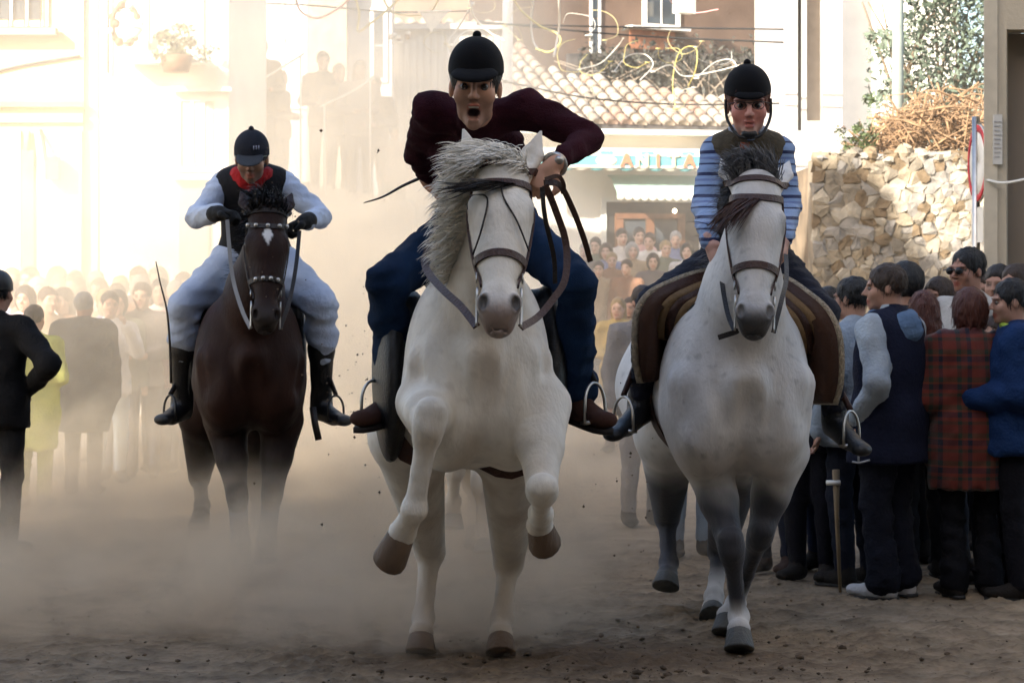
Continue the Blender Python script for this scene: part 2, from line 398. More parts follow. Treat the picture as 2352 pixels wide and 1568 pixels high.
        if fine or c.get('hands'):
            r_ = np.random.RandomState(len(V)); ii = r_.choice(len(V), 650); pc = V[ii]; V2 = []; F2 = []; cen = L(0, .02, .02); crown = L(0, .05, .12)
            for p in pc:
                n_ = nrmz(p-cen); d_ = nrmz(p-crown); d_ = nrmz(d_-n_*(d_ @ n_)+np.array([0, 0, -.5])+r_.normal(0, .25, 3)); sd_ = nrmz(np.cross(d_, n_)); ln = r_.uniform(.02, .045)*(1.9 if st in ('long', 'bob') else 1); k_ = len(V2); q_ = p-n_*.003; w2 = .0022
                for t in range(4):
                    ww = w2*(1-t/3.2); V2 += [q_-sd_*ww, q_+sd_*ww]; q_ = q_+(d_+n_*(.28-.25*t))*ln/3
                F2 += [(k_+2*t, k_+2*t+1, k_+2*t+3, k_+2*t+2) for t in range(3)]
            ho_ = T.add('hair_strands', np.array(V2), np.array(F2), MATS['hair_'+c.get('hair', 'dark')], body); ho_['kind'] = 'stuff'
    hat = c.get('hat')
    if hat in ('riding', 'cap', 'beanie', 'hat'):
        m_ = c['hat_mat']; H = Field()
        hz = dict(riding=.03, cap=.014, beanie=.012, hat=.02)[hat]; top = c.get('hat_top', .1)
        H.ec(L(0, .012, .0), L(0, .012, top-.052), np.array([.089, .112])*hs, np.array([.088, .11])*hs, R[:, 0], .01); H.cut(L(0, -.06, hz), R @ np.array([0, .0 if hat != 'riding' else .12, -1.]), .006)
        V, Fc = H.mesh(.008 if fine else .013); ho = T.add({'riding': 'riding_helmet', 'cap': 'cap', 'beanie': 'knit_hat', 'hat': 'hat'}[hat], V, Fc, m_)
        if hat in ('riding', 'cap', 'hat'):
            Vz = Field(); lp = c.get('peak', (.072, .07, .011))
            Vz.el(L(0, -.098, hz+.006), np.array(lp)*hs, frame(R @ np.array([0, -1, c.get('peak_dip', -.25)])), .006)
            if hat == 'hat': Vz.el(L(0, .01, hz+.004), np.array([.15, .17, .012])*hs, R, .01)
            Vz.el(L(0, .012, .03), np.array([.083, .106, .1])*hs, R, .004, None, -1)
            V, Fc = Vz.mesh(.006 if fine else .011); T.add('brim' if hat == 'hat' else 'peak', V, Fc, c.get('peak_mat', m_), ho)
        if hat in ('riding', 'cap'):
            V, Fc = ball(L(0, .012, .05+top), .014*hs, 8); T.add('button', V, Fc, m_, ho)
    gl = c.get('loose', .012); bk = c.get('bulk', 1.0); wk = c.get('wr', (.006, .1)); sd = len(bpy.data.objects) % 997
    if c.get('top'):
        A = Field(); torso(A, J, gl, bk, 2, c.get('hem', .06)); arms(A, J, gl, bk, 3, c.get('sleeve', .98))
        if c.get('coat'): 
            lt = nrmz(J['shR']-J['shL']); A.ec(J['pel'], J['pel']-np.array([0, 0, c['coat']]), (.18*s+gl, .14*s+gl), (.2*s+gl, .17*s+gl), lt, .06)
        if J.get('stand'): A.cut(J['pel']-np.array([0, 0, max(c.get('hem', .06), c.get('coat', 0))*s+.06*s]), (0, 0, -1), .012)
        A.el(L(0, -.03, -.02), np.array([.075, .1, .1])*hs, R, .015, None, -1)
        if not c.get('nocollar'):
            n0 = J['neck']; A.rc(n0-nrmz(n0-J['pel'])*.05, n0*.75+L(0, .02, -.09)*.25, .074*s, .068*s, .03)
        V, Fc = A.mesh(c.get('hc', h), noise=wrinkle(wk[0]*1.05, wk[1]*.95, sd, 5, (.75, .75, 1.5))); T.add(c.get('top_name', 'jacket'), V, Fc, c['top'])
    if c.get('vest'):
        A = Field(); J2 = dict(J)
        for q in 'LR': J2['sh'+q] = J['sh'+q]*.74+(J['neck']-nrmz(J['neck']-J['pel'])*.05)*.26
        torso(A, J2, gl+.018, bk, 2, c.get('vhem', .05), c.get('vchest', 1.0))
        if J.get('stand'): A.cut(J['pel']-np.array([0, 0, c.get('vhem', .05)*s+.04*s]), (0, 0, -1), .012)
        A.el(L(0, -.03, -.03), np.array([.09, .12, .12])*hs, R, .015, None, -1)
        if not c.get('vopen'): A.rc(J['neck']-nrmz(J['neck']-J['pel'])*.06, J['neck']*.8+L(0, .02, -.08)*.2, .076*s, .072*s, .03)
        for q in 'LR':
            e_ = nrmz(J['el'+q]-J['sh'+q]); A.rc(J['sh'+q]+e_*.05+nrmz(J['sh'+q]-J['neck'])*.03, J['el'+q], .062*s, .062*s, .03, None, -1)
        V, Fc = A.mesh(c.get('hc', h), noise=wrinkle(.004, .12, sd+1)); T.add(c.get('vest_name', 'vest'), V, Fc, c['vest'])
    if c.get('pants'):
        A = Field(); legs(A, J, c.get('ploose', .01), c.get('pbulk', 1.0), 4, c.get('plen', .97), c.get('flare', .006)); V, Fc = A.mesh(c.get('hc', h), noise=wrinkle(wk[0]*1.1, wk[1]*.95, sd+2, 5, (.7, .7, 1.7))); T.add('trousers', V, Fc, c['pants'])
    for q in 'LR':
        if c.get('shoe'):
            A, heel, tp, lat, d = shoe_field(J['an'+q], J['toe'+q], s, .004)
            if c.get('boot'):
                k_, a_ = J['kn'+q], J['an'+q]; t0 = k_+(a_-k_)*c['boot']; m = k_+(a_-k_)*.45
                A.rc(t0, m, .068*s, .066*s, .03); A.rc(m, a_, .066*s, .05*s, .03)
                A.cut(t0, k_-a_)
            V, Fc = A.mesh(.009 if fine else .014); so = T.add('boot' if c.get('boot') else 'shoe', V, Fc, c['shoe'])
            if c.get('sole'):
                n_ = nrmz(np.cross(lat, d)); n_ = n_ if n_[2] > 0 else -n_; hp = heel-n_*.036*s-d*.03*s; tp2 = tp-n_*.03*s+d*.04*s
                V, Fc = strap([hp, hp*.7+tp2*.3, hp*.35+tp2*.65, hp*.12+tp2*.88, tp2], n_, [.06*s, .072*s, .085*s, .08*s, .04*s], .009*s); T.add('sole', V, Fc, c['sole'], so)
        if c.get('glove'):
            G = Field(); fd = nrmz(J['wr'+q]-J['el'+q]); add_hand(G, J['wr'+q], np.array(J.get('hd'+q, fd), float), np.array(J.get('hn'+q, (0, 0, -1)), float), np.array(J.get('hsd'+q, (0, -1, .3)), float), J.get('curl'+q, .55), s*1.1)
            G.rc(J['wr'+q]-fd*.05, J['wr'+q]+fd*.02, .042, .036, .02); V, Fc = G.mesh(.007, grow=.004); T.add('glove', V, Fc, c['glove'])
    return body, L
def ball(c, r, n=10):
    V = []; F = []; r = np.broadcast_to(np.asarray(r, float), (3,))
    for i in range(n+1):
        th = math.pi*i/n
        for j in range(2*n): ph = math.pi*j/n; V.append(np.asarray(c)+r*np.array([math.sin(th)*math.cos(ph), math.sin(th)*math.sin(ph), math.cos(th)]))
    for i in range(n):
        for j in range(2*n): a_ = i*2*n+j; b_ = i*2*n+(j+1) % (2*n); F.append((a_, a_+2*n, b_+2*n, b_))
    return np.array(V), F
def standing(x, y, z, ht, f, look=None, arms_='down', lean=0., feet=.1):
    """joints of someone standing at (x,y) facing f (horizontal)"""
    s = ht/1.75; f = nrmz([f[0], f[1], 0]); R = frame(f); rt = R[:, 0]; b = np.array([x, y, z])
    Q = lambda lx, ly, lz: b+(rt*lx-f*ly)*s+np.array([0, 0, lz*s])+f*lean*lz*s
    J = dict(stand=True, s=s, hs=s*1.03, pel=Q(0, 0, .95), chest=Q(0, .01, 1.26), neck=Q(0, .02, 1.47), head=Q(0, -.025, 1.635))
    J['R'] = frame(look if look is not None else f)
    for q, g in (('L', -1), ('R', 1)):      # L: its own right-hand side when it faces the viewer
        J['sh'+q] = Q(g*.185, .01, 1.41); J['hip'+q] = Q(g*.09, 0, .92); J['kn'+q] = Q(g*feet, -.02, .5); J['an'+q] = Q(g*feet, .03, .09); J['toe'+q] = Q(g*(feet+.03), -.17, .035)
        am = arms_ if isinstance(arms_, str) else arms_[0 if q == 'L' else 1]
        if am == 'down': J['el'+q] = Q(g*.245, .04, 1.13); J['wr'+q] = Q(g*.25, -.03, .88)
        elif am == 'front': J['el'+q] = Q(g*.26, .03, 1.13); J['wr'+q] = Q(g*.1, -.24, 1.1)
        elif am == 'pocket': J['el'+q] = Q(g*.29, .1, 1.14); J['wr'+q] = Q(g*.2, -.06, .95)
        elif am == 'phone': J['el'+q] = Q(g*.24, -.14, 1.2); J['wr'+q] = Q(g*.1, -.32, 1.45)
        elif am == 'hip': J['el'+q] = Q(g*.43, .1, 1.2); J['wr'+q] = Q(g*.2, -.08, 1.05)
        elif am == 'up': J['el'+q] = Q(g*.3, -.1, 1.5); J['wr'+q] = Q(g*.22, -.2, 1.75)
    return J
# ------------------------------------------------------------------ horses
def hoof_mesh(top, sole, r0, r1):
    """a horn cone, steep front wall, from the coronet to the ground"""
    w_ = nrmz(sole-top); V = []; n = 14; prof = [(0, .86), (.12, 1.0), (.9, 1.0), (1.0, .95)]
    u = nrmz(np.cross(w_, [1, .01, 0])); u = -u if u[1] > 0 else u; v = np.cross(w_, u); L = np.linalg.norm(sole-top)
    for t, f in prof:
        r = (r0+(r1-r0)*t)*f
        for j in range(n):
            an = 2*math.pi*j/n; e_ = 1.0+.14*math.cos(an); V.append(top+w_*L*t+u*r*math.cos(an)*e_+v*r*math.sin(an)+u*.018*t)
    F = [(i*n+j, i*n+(j+1) % n, (i+1)*n+(j+1) % n, (i+1)*n+j) for i in range(len(prof)-1) for j in range(n)]
    V.append(top-w_*.0); V.append(sole-w_*.012+u*.012); m = len(V)
    F += [(m-2, (j+1) % n, j) for j in range(n)]+[(m-1, (len(prof)-1)*n+j, (len(prof)-1)*n+(j+1) % n) for j in range(n)]
    return V, F
class Horse:
    def __init__(s, name, label, base, yaw, pitch, S, poll, muz, legs_, coat, res=(.016, .0065), headyaw=0., body=1.0, legk=1.15, group='ridden horses galloping up the street'):
        """base: point on the ground below the breast; yaw: which way the quarters trail; legs_: joints in world metres"""
        s.T = Thing(name, (base[0], base[1]+.5, 0), label, 'horse', group)
        cy_, sy_ = math.cos(yaw), math.sin(yaw); cp, sp_ = math.cos(pitch), math.sin(pitch)
        bk = np.array([sy_*cp, cy_*cp, -sp_]); lt = np.array([cy_, -sy_, 0]); up = np.cross(lt, bk); M = np.stack([lt, bk, up], 1); s.M = M; s.lat = lt
        O = np.array(base, float); s.Lp = lambda x, y, z: O+M @ (np.array([x, y, z])*S); Lp = s.Lp; s.S = S
        Fd = Field(); E = lambda c, r, k=.08, op=1: Fd.el(Lp(*c), np.array(r)*S, M, k*S, 0, op)
        b = body
        E((0, .32, 1.09), (.25*b, .34, .35)); E((0, .78, 1.06), (.285*b, .56, .325), .1); E((0, 1.28, 1.15), (.25*b, .36, .31), .1)
        for q in (-1, 1):
            E((q*.14*b, .2, 1.08), (.135, .22, .34), .07); E((q*.085*b, .06, 1.02), (.13, .13, .19), .08); E((q*.135*b, 1.34, 1.04), (.14, .26, .3), .08)
            E((q*.115*b, .12, .9), (.1, .14, .15), .09)
        E((0, .48, 1.38), (.085, .3, .11))
        for q in (-1, 1):
            Fd.rc(Lp(q*.03, -.06, 1.13), Lp(q*.15*b, .02, .9), .05*S, .06*S, .05, 0); Fd.rc(Lp(q*.2*b, .06, 1.12), Lp(q*.16*b, .12, .88), .07*S, .06*S, .05, 0)
            Fd.rc(Lp(q*.13*b, -.1, 1.2), Lp(q*.075*b, -.09, .96), .02*S, .012*S, .05, 0, -1); Fd.rc(Lp(q*.27*b, .02, 1.25), Lp(q*.235*b, -.0, .98), .02*S, .016*S, .04, 0, -1)
        Fd.rc(Lp(0, -.135, 1.1), Lp(0, -.09, .86), .02*S, .02*S, .05, 0, -1)
        poll = np.asarray(poll, float); muz = np.asarray(muz, float)
        n0 = Lp(0, .3, 1.15); n1 = Lp(0, .1, 1.36)*.5+(n0*.45+poll*.55)*.5
        t = nrmz(muz-poll); hx = lt-t*(lt @ t); hx = nrmz(hx); f = np.cross(hx, t); f = -f if f[1] > 0 else f
        if headyaw: hx, f = hx*math.cos(headyaw)+f*math.sin(headyaw), f*math.cos(headyaw)-hx*math.sin(headyaw)
        s.t, s.hx, s.f, s.poll = t, hx, f, poll; k = np.linalg.norm(muz-poll)/.57
        s.k = k; H = lambda x, tt, ff: poll+(hx*x+t*tt+f*ff)*k; s.H = H; s.HR = np.stack([hx, t, f], 1)
        nt_ = H(0, .06, -.07)
        Fd.ec(n0, n1, (.2*S*b, .3*S), (.135*S*b, .22*S), lt, .1); Fd.ec(n1, nt_, (.135*S*b, .22*S), (.078*S, .125*S), lt, .06)
        h = lambda c, r, kk=.02, op=1: Fd.el(H(*c), np.array(r)*k, s.HR, kk*k, 1, op)
        Fd.ec(H(0, .05, -.01), H(0, .21, .0), (.088*k, .085*k), (.093*k, .085*k), hx, .04, 1)
        Fd.ec(H(0, .2, .005), H(0, .48, .0), (.084*k, .082*k), (.05*k, .052*k), hx, .04, 1)
        h((0, .535, -.005), (.068, .07, .062), .03); h((0, .585, -.035), (.046, .04, .042), .025); h((0, .56, .02), (.05, .04, .04), .02)
        for q in (-1, 1):
            h((q*.048, .2, -.075), (.045, .135, .105), .03); h((q*.078, .185, .018), (.03, .046, .034), .02); h((q*.04, .3, -.02), (.042, .12, .05), .03)
            h((q*.045, .545, .03), (.026, .032, .028), .012); h((q*.05, .552, .05), (.0125, .024, .03), .008, -1)
            h((q*.098, .19, .012), (.014, .021, .018), .008, -1)
        h((0, .612, .012), (.05, .004, .06), .005, -1)
        for q in (-1, 1):       # ears
            e0 = H(q*.064, .01, -.03); e1 = H(q*.1, -.07, -.03+s_ear(name)); e2 = H(q*.125, -.15, -.025+2*s_ear(name))
            Fd.ec(e0, e1, (.036*k, .026*k), (.038*k, .02*k), hx, .02, 1); Fd.ec(e1, e2, (.037*k, .019*k), (.005*k, .005*k), hx, .01, 1)
            Fd.ec(H(q*.086, -.035, .0), H(q*.118, -.12, -.005+1.5*s_ear(name)), (.018*k, .014*k), (.007*k, .006*k), hx, .006, 1, -1)
        s.hoofs = []; s.joints = []
        for nm, J in legs_.items():
            fr = nm[0] == 'f'; q = -1 if nm[1] == 'L' else 1; a_ = [np.asarray(v, float) for v in J]
            W = S*legk
            if fr:
                el, kn, ft, co, so = a_; sh = Lp(q*.15*b, .22, 1.0); Fd.rc(sh, el, .13*S, .1*S, .06, 2); fm = el*.5+kn*.5; Fd.rc(el, fm, .098*W, .072*W, .03, 2); Fd.rc(fm, kn, .07*W, .047*W, .03, 2)
                o_ = nrmz(np.cross(kn-el, s.lat)); Fd.rc(el+s.lat*q*.045*W, fm+s.lat*q*.03*W, .06*W, .035*W, .02, 2)
                ca = nrmz(ft-kn); bk_ = nrmz(np.cross(s.lat, ca)); bk_ = bk_ if bk_ @ s.M[:, 1] > -.2 else -bk_
                Fd.ec(kn-ca*.045*W, kn+ca*.04*W, (.05*W, .043*W), (.047*W, .04*W), s.lat, .014, 3); Fd.el(kn-bk_*.008*W, np.array([.041, .041, .05])*W, None, .025, 3)
                m_ = kn*.45+ft*.55; Fd.rc(kn, m_, .04*W, .03*W, .016, 3); Fd.rc(m_, ft, .03*W, .034*W, .016, 3); Fd.rc(kn+bk_*.03*W+ca*.05*W, ft+bk_*.026*W-ca*.02*W, .015*W, .017*W, .01, 3)
            else:
                stf, hk, ft, co, so = a_; hp = Lp(q*.14*b, 1.3, 1.05); Fd.rc(hp, stf, .2*S, .14*S, .08, 2); Fd.rc(stf, hk, .125*W, .056*W, .05, 2)
                Fd.el(hk, np.array([.05, .062, .068])*W, None, .02, 3); Fd.rc(hk+s.M[:, 1]*.05*W+np.array([0, 0, .045*W]), hk, .026*W, .04*W, .02, 3)
                m_ = hk*.4+ft*.6; Fd.rc(hk, m_, .043*W, .033*W, .016, 3); Fd.rc(m_, ft, .033*W, .038*W, .016, 3); Fd.rc(hk+s.M[:, 1]*.035*W, ft+s.M[:, 1]*.028*W, .018*W, .017*W, .012, 3)
            Fd.el(ft, np.array([.043, .047, .043])*W, None, .014, 3); Fd.rc(ft, ft*.45+co*.55, .036*W, .034*W, .014, 4); Fd.rc(ft*.45+co*.55, co, .034*W, .046*W, .014, 4); s.hoofs.append((co, so)); s.joints += [a_[1], ft, co]
        s.F = Fd; c0 = H(0, .26, 0); r0 = np.array([.26, .32, .42])*k
        zn = [(c0-r0, c0+r0, res[1])]
        V, Fq = Fd.mesh(res[0], zn); s.V = V
        s.body = s.T.add('body', V, Fq, coat['mat'], None, coat['fn'](V, s))
        for co, so in s.hoofs: s.T.add('hoof', *hoof_mesh(co, so, .047*S, .064*S), coat['hoof'])
        for q in (-1, 1):
            V, Fq = ball(H(q*.086, .19, .014), .0205*k, 10); s.T.add('eye', V, Fq, MATS['horse_eye'], s.body)
    def ring(s, tt, a0, a1, n=28, tilt=0., fw=0.):
        """points round the head at face station tt, from angle a0 to a1 (0 = front)"""
        Q = []
        for i in range(n):
            an = math.radians(a0+(a1-a0)*i/(n-1)); Q.append(s.H(.13*math.sin(an), tt+tilt*math.sin(an)-fw*(1-math.cos(an)), .13*math.cos(an)-.02))
        return s.F.proj(Q, .005)
    def lay(s, pts, n=8, off=.005): return s.F.proj(spline(pts, n), off)
    def strap(s, name, PN, w_, m, parent=None, th=.0035): return s.T.add(name, *strap(PN[0], PN[1], w_, th), m, parent, smooth=False)
    def bridle(s, lea, met, brow_w=.026, nose_w=.026, studs=False, curb=True):
        H = s.H; br = s.strap('browband', s.ring(.115, -105, 105, fw=.04), brow_w, lea); s.br = br
        nb = s.strap('noseband', s.ring(.385, -180, 180, 36), nose_w, lea)
        s.strap('headpiece', s.ring(.03, -160, 160, 30, fw=.02), .024, lea)
        s.bit = {}
        for q in (-1, 1):
            s.strap('cheekpiece', s.lay([H(q*.12, .07, -.01), H(q*.12, .2, -.03), H(q*.1, .33, -.02), H(q*.085, .46, -.005)]), .019, lea)
            b = s.F.proj([H(q*.07, .5, -.01)], .006)[0][0]; s.bit[q] = b
            an = np.linspace(0, 2*math.pi, 17); u, v = s.t, s.f
            rg = [b+(u*math.cos(a_)+v*math.sin(a_))*.03*s.k for a_ in an]; ro = s.T.add('bit_ring', *tube(rg, .0045, 6), met)
            if curb:
                sh = b+s.t*.1*s.k-s.f*.01; s.T.add('bit_shank', *tube(spline([b-s.t*.03, b+s.f*.012, b+s.t*.05, sh], 4), .0055, 6), met); s.bit[(q, 's')] = sh
                s.T.add('buckle', *tube([b-s.t*.075*s.k+hx_off(s, q, u_) for u_ in ((-.012, -.012), (.012, -.012), (.012, .012), (-.012, .012), (-.012, -.012))], .003, 4), met)
        if studs:
            for P_, par in ((s.ring(.115, -62, 62, 5, fw=.04), br), (s.ring(.385, -36, 36, 4), nb)):
                for p, n_ in zip(*P_):
                    V, Fq = ball(p+n_*.006, .0115, 6); s.T.add('stud', V, Fq, met, par)
        return br
    def strands(s, name, roots, m, wid=.006, seg=7, parent=None, col=None):
        """roots: (root, first direction, length, second direction, spread)"""
        V = []; F = []; r = RND
        for p, d0, ln, d1, sp in roots:
            p = np.asarray(p, float); j = np.array([r.gauss(0, sp) for _ in range(3)]); j2 = np.array([r.gauss(0, sp) for _ in range(3)]); d0 = nrmz(np.asarray(d0)+j); d1 = np.asarray(d1)+j2+j*.5
            sd = nrmz(np.cross(d0, [r.gauss(0, 1), r.gauss(0, 1), r.gauss(0, 1)])); ln = ln*r.uniform(.65, 1.15); n0 = len(V); ww = wid*r.uniform(.6, 1.3); wv = r.uniform(-.2, .2); ph = r.uniform(0, 6)
            for i in range(seg+1):
                t = i/seg; w2 = ww*(1-t**2.2)*.5+.0004; V += [p-sd*w2, p+sd*w2]
                dd = nrmz(d0*(1-t)+d1*t+sd*wv*math.sin(ph+6*t)); p = p+dd*ln/seg
            F += [(n0+2*i, n0+2*i+1, n0+2*i+3, n0+2*i+2) for i in range(seg)]
        o = s.T.add(name, np.array(V), np.array(F), m, parent or s.body); o['kind'] = 'stuff'; return o
def hx_off(s, q, u_): return s.hx*q*.004+s.t*u_[0]+s.f*u_[1]
EARS = {}
def s_ear(n): return EARS.get('cur', .0)
def stirrup(T, top, foot, m, lea, lat=(1, 0, 0), w_=.065, hgt=.15, strap_top=None, depth=(0, 1, 0)):
    top = np.asarray(top, float); foot = np.asarray(foot, float); up = nrmz(top-foot); l_ = np.asarray(lat, float); l_ = nrmz(l_-up*(l_ @ up)); d_ = nrmz(np.cross(l_, up))
    pts = [foot-l_*w_+up*0]
    for i in range(0, 13):
        a_ = math.pi*i/12; pts.append(foot+up*(hgt*.45+hgt*.55*math.sin(a_))-l_*w_*math.cos(a_))
    pts.append(foot+l_*w_)
    o = T.add('stirrup', *tube(pts, .0062, 6), m)
    tr = [foot-l_*w_, foot, foot+l_*w_]; T.add('tread', *strap(tr, up, .045, .006), m, o)
    if strap_top is not None: T.add('stirrup_leather', *strap(spline([foot+up*hgt, (foot+up*hgt+strap_top)/2, strap_top], 5), l_, .026, .003), lea)
    return o
# ------------------------------------------------------------------ shared materials
mat('skin', (1, 1, 1), .55, .35, vcol=True, var=.07, vscale=40, bump=.12, bscale=260)
MATS['skin'].node_tree.nodes['Principled BSDF'].inputs['Subsurface Weight'].default_value = .08
MATS['skin'].node_tree.nodes['Principled BSDF'].inputs['Subsurface Radius'].default_value = (.012, .005, .003)
mat('eye', (1, 1, 1), .15, .5, vcol=True, var=0); mat('horse_eye', (.006, .004, .003), .08, .6, var=0)
LEA = mat('brown_leather', (.045, .018, .012), .5, .4, bump=.3, bscale=90); LEAD = mat('dark_leather', (.012, .008, .006), .5, .4, bump=.3, bscale=90)
BLK = mat('black_leather', (.006, .006, .007), .45, .45, bump=.25, bscale=120); MET = mat('tarnished_steel', (.42, .41, .39), .33, .5, 1, var=.2)
VEL = mat('black_velvet', (.004, .004, .005), .9, .15, bump=.2, bscale=300, sheen=.05)
JEA = mat('blue_denim', (.008, .022, .056), .88, .12, var=.5, vscale=5, bump=.4, bscale=220)
def coatmat(n, var, vs): return mat(n, (1, 1, 1), .6, .15 if 'bay' in n else .28, vcol=True, var=var, vscale=vs, bump=.22, bscale=80, sheen=.0 if 'bay' in n else .1, stretch=(1, 1, .45))
def blend(C, t, c): C[:] = C*(1-t[:, None])+np.array(c)*t[:, None]
def smooth(x, a_, b_): t = np.clip((x-a_)/(b_-a_), 0, 1); return t*t*(3-2*t)
def vnoise(V, wl, seed, n=9):
    r = np.random.RandomState(seed); K = r.normal(size=(n, 3)); K /= np.linalg.norm(K, axis=1)[:, None]; K *= 2*math.pi/wl*r.uniform(.6, 1.6, (n, 1)); return np.sin(V @ K.T+r.uniform(0, 6, n)+1.3*np.sin(V @ K[::-1].T*.6)).mean(1)
def head_t(V, s):
    q = (V-s.poll) @ s.HR/s.k; near = (np.abs(q[:, 0]) < .14) & (q[:, 2] > -.2) & (q[:, 1] < .68) & (q[:, 2] < .2); return q, near
def white_coat(V, s):
    C = np.tile(np.array([.7, .66, .585]), (len(V), 1)); q, nr = head_t(V, s)
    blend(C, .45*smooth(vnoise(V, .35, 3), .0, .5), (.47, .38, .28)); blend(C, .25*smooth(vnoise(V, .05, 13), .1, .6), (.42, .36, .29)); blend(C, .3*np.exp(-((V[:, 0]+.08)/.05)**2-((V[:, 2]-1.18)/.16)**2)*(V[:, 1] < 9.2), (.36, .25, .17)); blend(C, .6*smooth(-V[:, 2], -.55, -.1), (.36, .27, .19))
    blend(C, nr*smooth(q[:, 1], .47, .6)*.75, (.3, .26, .25)); blend(C, nr*smooth(q[:, 1], .55, .6)*.5, (.26, .17, .15))
    blend(C, nr*np.clip(1.6-np.linalg.norm((np.abs(q)-[.05, .552, .05])/[.016, .026, .03], axis=1), 0, 1), (.03, .025, .025))
    blend(C, nr*np.clip(1.5-np.linalg.norm((np.abs(q)-[.09, .19, .012])/[.025, .03, .03], axis=1), 0, 1)*.7, (.07, .06, .06))
    return C
def grey_coat(V, s):
    C = np.tile(np.array([.55, .535, .515]), (len(V), 1)); q, nr = head_t(V, s); n_ = vnoise(V, .22, 5)
    blend(C, .12*smooth(n_, .05, .45), (.36, .35, .35)); blend(C, .4*smooth(vnoise(V, .06, 9), .25, .6), (.24, .23, .23))
    z = V[:, 2]; dk = smooth(z+.05*n_, -.62, -.45)*0+smooth(-z-.05*n_, -.7, -.56)*smooth(z, .13, .22); blend(C, dk*.96, (.022, .023, .032)); blend(C, smooth(-z, -.16, -.08)*.3, (.16, .15, .15))
    blend(C, nr*smooth(q[:, 1], .44, .56)*.6, (.16, .16, .17)); blend(C, nr*smooth(q[:, 1], .53, .59)*.85, (.035, .033, .035))
    blend(C, nr*np.clip(1.5-np.linalg.norm((np.abs(q)-[.09, .19, .012])/[.028, .035, .035], axis=1), 0, 1)*.85, (.04, .04, .045)); return C
def bay_coat(V, s):
    C = np.tile(np.array([.019, .0068, .0042]), (len(V), 1)); q, nr = head_t(V, s); z = V[:, 2]
    blend(C, .5*smooth(vnoise(V, .4, 2), .0, .5), (.016, .006, .004)); blend(C, smooth(-z, -.85, -.55), (.012, .008, .008))
    blend(C, nr*.55, (.013, .006, .005)); blend(C, nr*smooth(q[:, 1], .46, .58), (.03, .024, .022))
    blend(C, nr*np.clip((1.25-(np.abs(q[:, 0])/.022+np.abs(q[:, 1]-.165)/.05))*4, 0, 1)*(q[:, 2] > 0), (.5, .5, .5)); return C
def crest(s, n, w0=.42, lift=.14):
    Q = []
    top = s.poll-s.t*.0; wz = s.Lp(0, .42, 1.5)
    for i in range(n):
        u = i/(n-1); m = wz*(1-u)+top*u; m = m+(-s.f*.0+np.array([0, .12, .06]))*math.sin(math.pi*u)*.5; Q.append(m+np.array([0, .03, lift*.5]))
    return s.F.proj(Q, -.004, 8)[0]
def saddle(h, name, label, m, seat=(0, .78, 1.42), flap=(.285, .68, 1.1), fr=(.03, .2, .26), pad=None, group=None):
    T = Thing(name, h.Lp(seat[0], seat[1], seat[2]), label, 'saddle', group); S = h.S
    A = Field(); E = lambda c, r, k=.05: A.el(h.Lp(*c), np.array(r)*S, h.M, k)
    E(seat, (.15, .24, .05)); E((0, seat[1]-.2, seat[2]+.06), (.1, .05, .06)); E((0, seat[1]+.23, seat[2]+.06), (.15, .05, .07))
    V, F = A.mesh(.016); T.add('seat', V, F, m)
    for q in (-1, 1):
        A = Field(); A.el(h.Lp(q*flap[0], flap[1], flap[2]), np.array(fr)*S, h.M); A.el(h.Lp(q*flap[0]*.75, flap[1]+.05, flap[2]+.2), np.array([.07, .2, .12])*S, h.M, .05); V, F = A.mesh(.018); T.add('flap', V, F, m)
    return T
# ================================================================== white horse and its rider (middle)
Z = lambda p: np.array([p[0], p[1], .0])
def foot(p, d=.0): return np.array([p[0], p[1], d])
EARS['cur'] = .012
wl = dict(
 fL=[P(985, 925, 9.0), P(985, 975, 8.62), P(952, 1168, 8.72), P(925, 1222, 8.8), P(893, 1283, 8.86)],
 fR=[P(1237, 930, 9.0), P(1245, 1125, 8.72), P(1242, 1180, 9.08), P(1240, 1205, 9.2), P(1252, 1243, 9.26)],
 hL=[P(935, 1000, 9.55), P(988, 1265, 10.22), P(972, 1418, 10.12), P(968, 1452, 10.03), foot(P(966, 0, 10.0))],
 hR=[P(1180, 1015, 9.55), P(1168, 1290, 10.2), P(1152, 1420, 10.08), P(1150, 1456, 9.98), foot(P(1150, 0, 9.93))])
wh = Horse('white_horse', 'white horse in mid gallop with a flying mane, carrying the rider with open mouth', (-.1, 8.83, .085), math.radians(-5.5), math.radians(4), 1.0,
           P(1152, 384, 8.64), P(1146, 724, 8.29), wl, dict(mat=coatmat('white_coat', .1, 13), fn=white_coat, hoof=mat('hoof_brown', (.13, .085, .055), .6, bump=.4, bscale=50, stretch=(1, 1, .3))), headyaw=.05, body=.93, legk=1.13)
wh.bridle(LEA, MET)
HW = mat('white_mane', (.82, .77, .68), .6, .3, var=.12, vscale=30); rt = []
cr = crest(wh, 40)
for i in range(2000):
    p = cr[RND.randrange(len(cr))]+np.array([RND.gauss(0, .014), RND.gauss(0, .014), 0])
    rt.append((p, (-.55, -.25, .1), .15+.05*RND.random(), (-.2-.2*RND.random(), -.3, -.95), .08))
fp = wh.F.proj([wh.H(RND.uniform(-.07, .062), RND.uniform(-.035, .05), -.03+.06*RND.random()) for i in range(1300)], -.004)[0]
for p in fp:
    rt.append((p, (RND.uniform(-.45, .1), -.5, .42), .1+.03*RND.random(), (-.9, -.4, -.5), .12))
for i in range(220):
    p = cr[RND.randrange(10, 40)]; rt.append((p, (-.7, -.2, .2), .19, (-.7, -.1, -.5), .14))
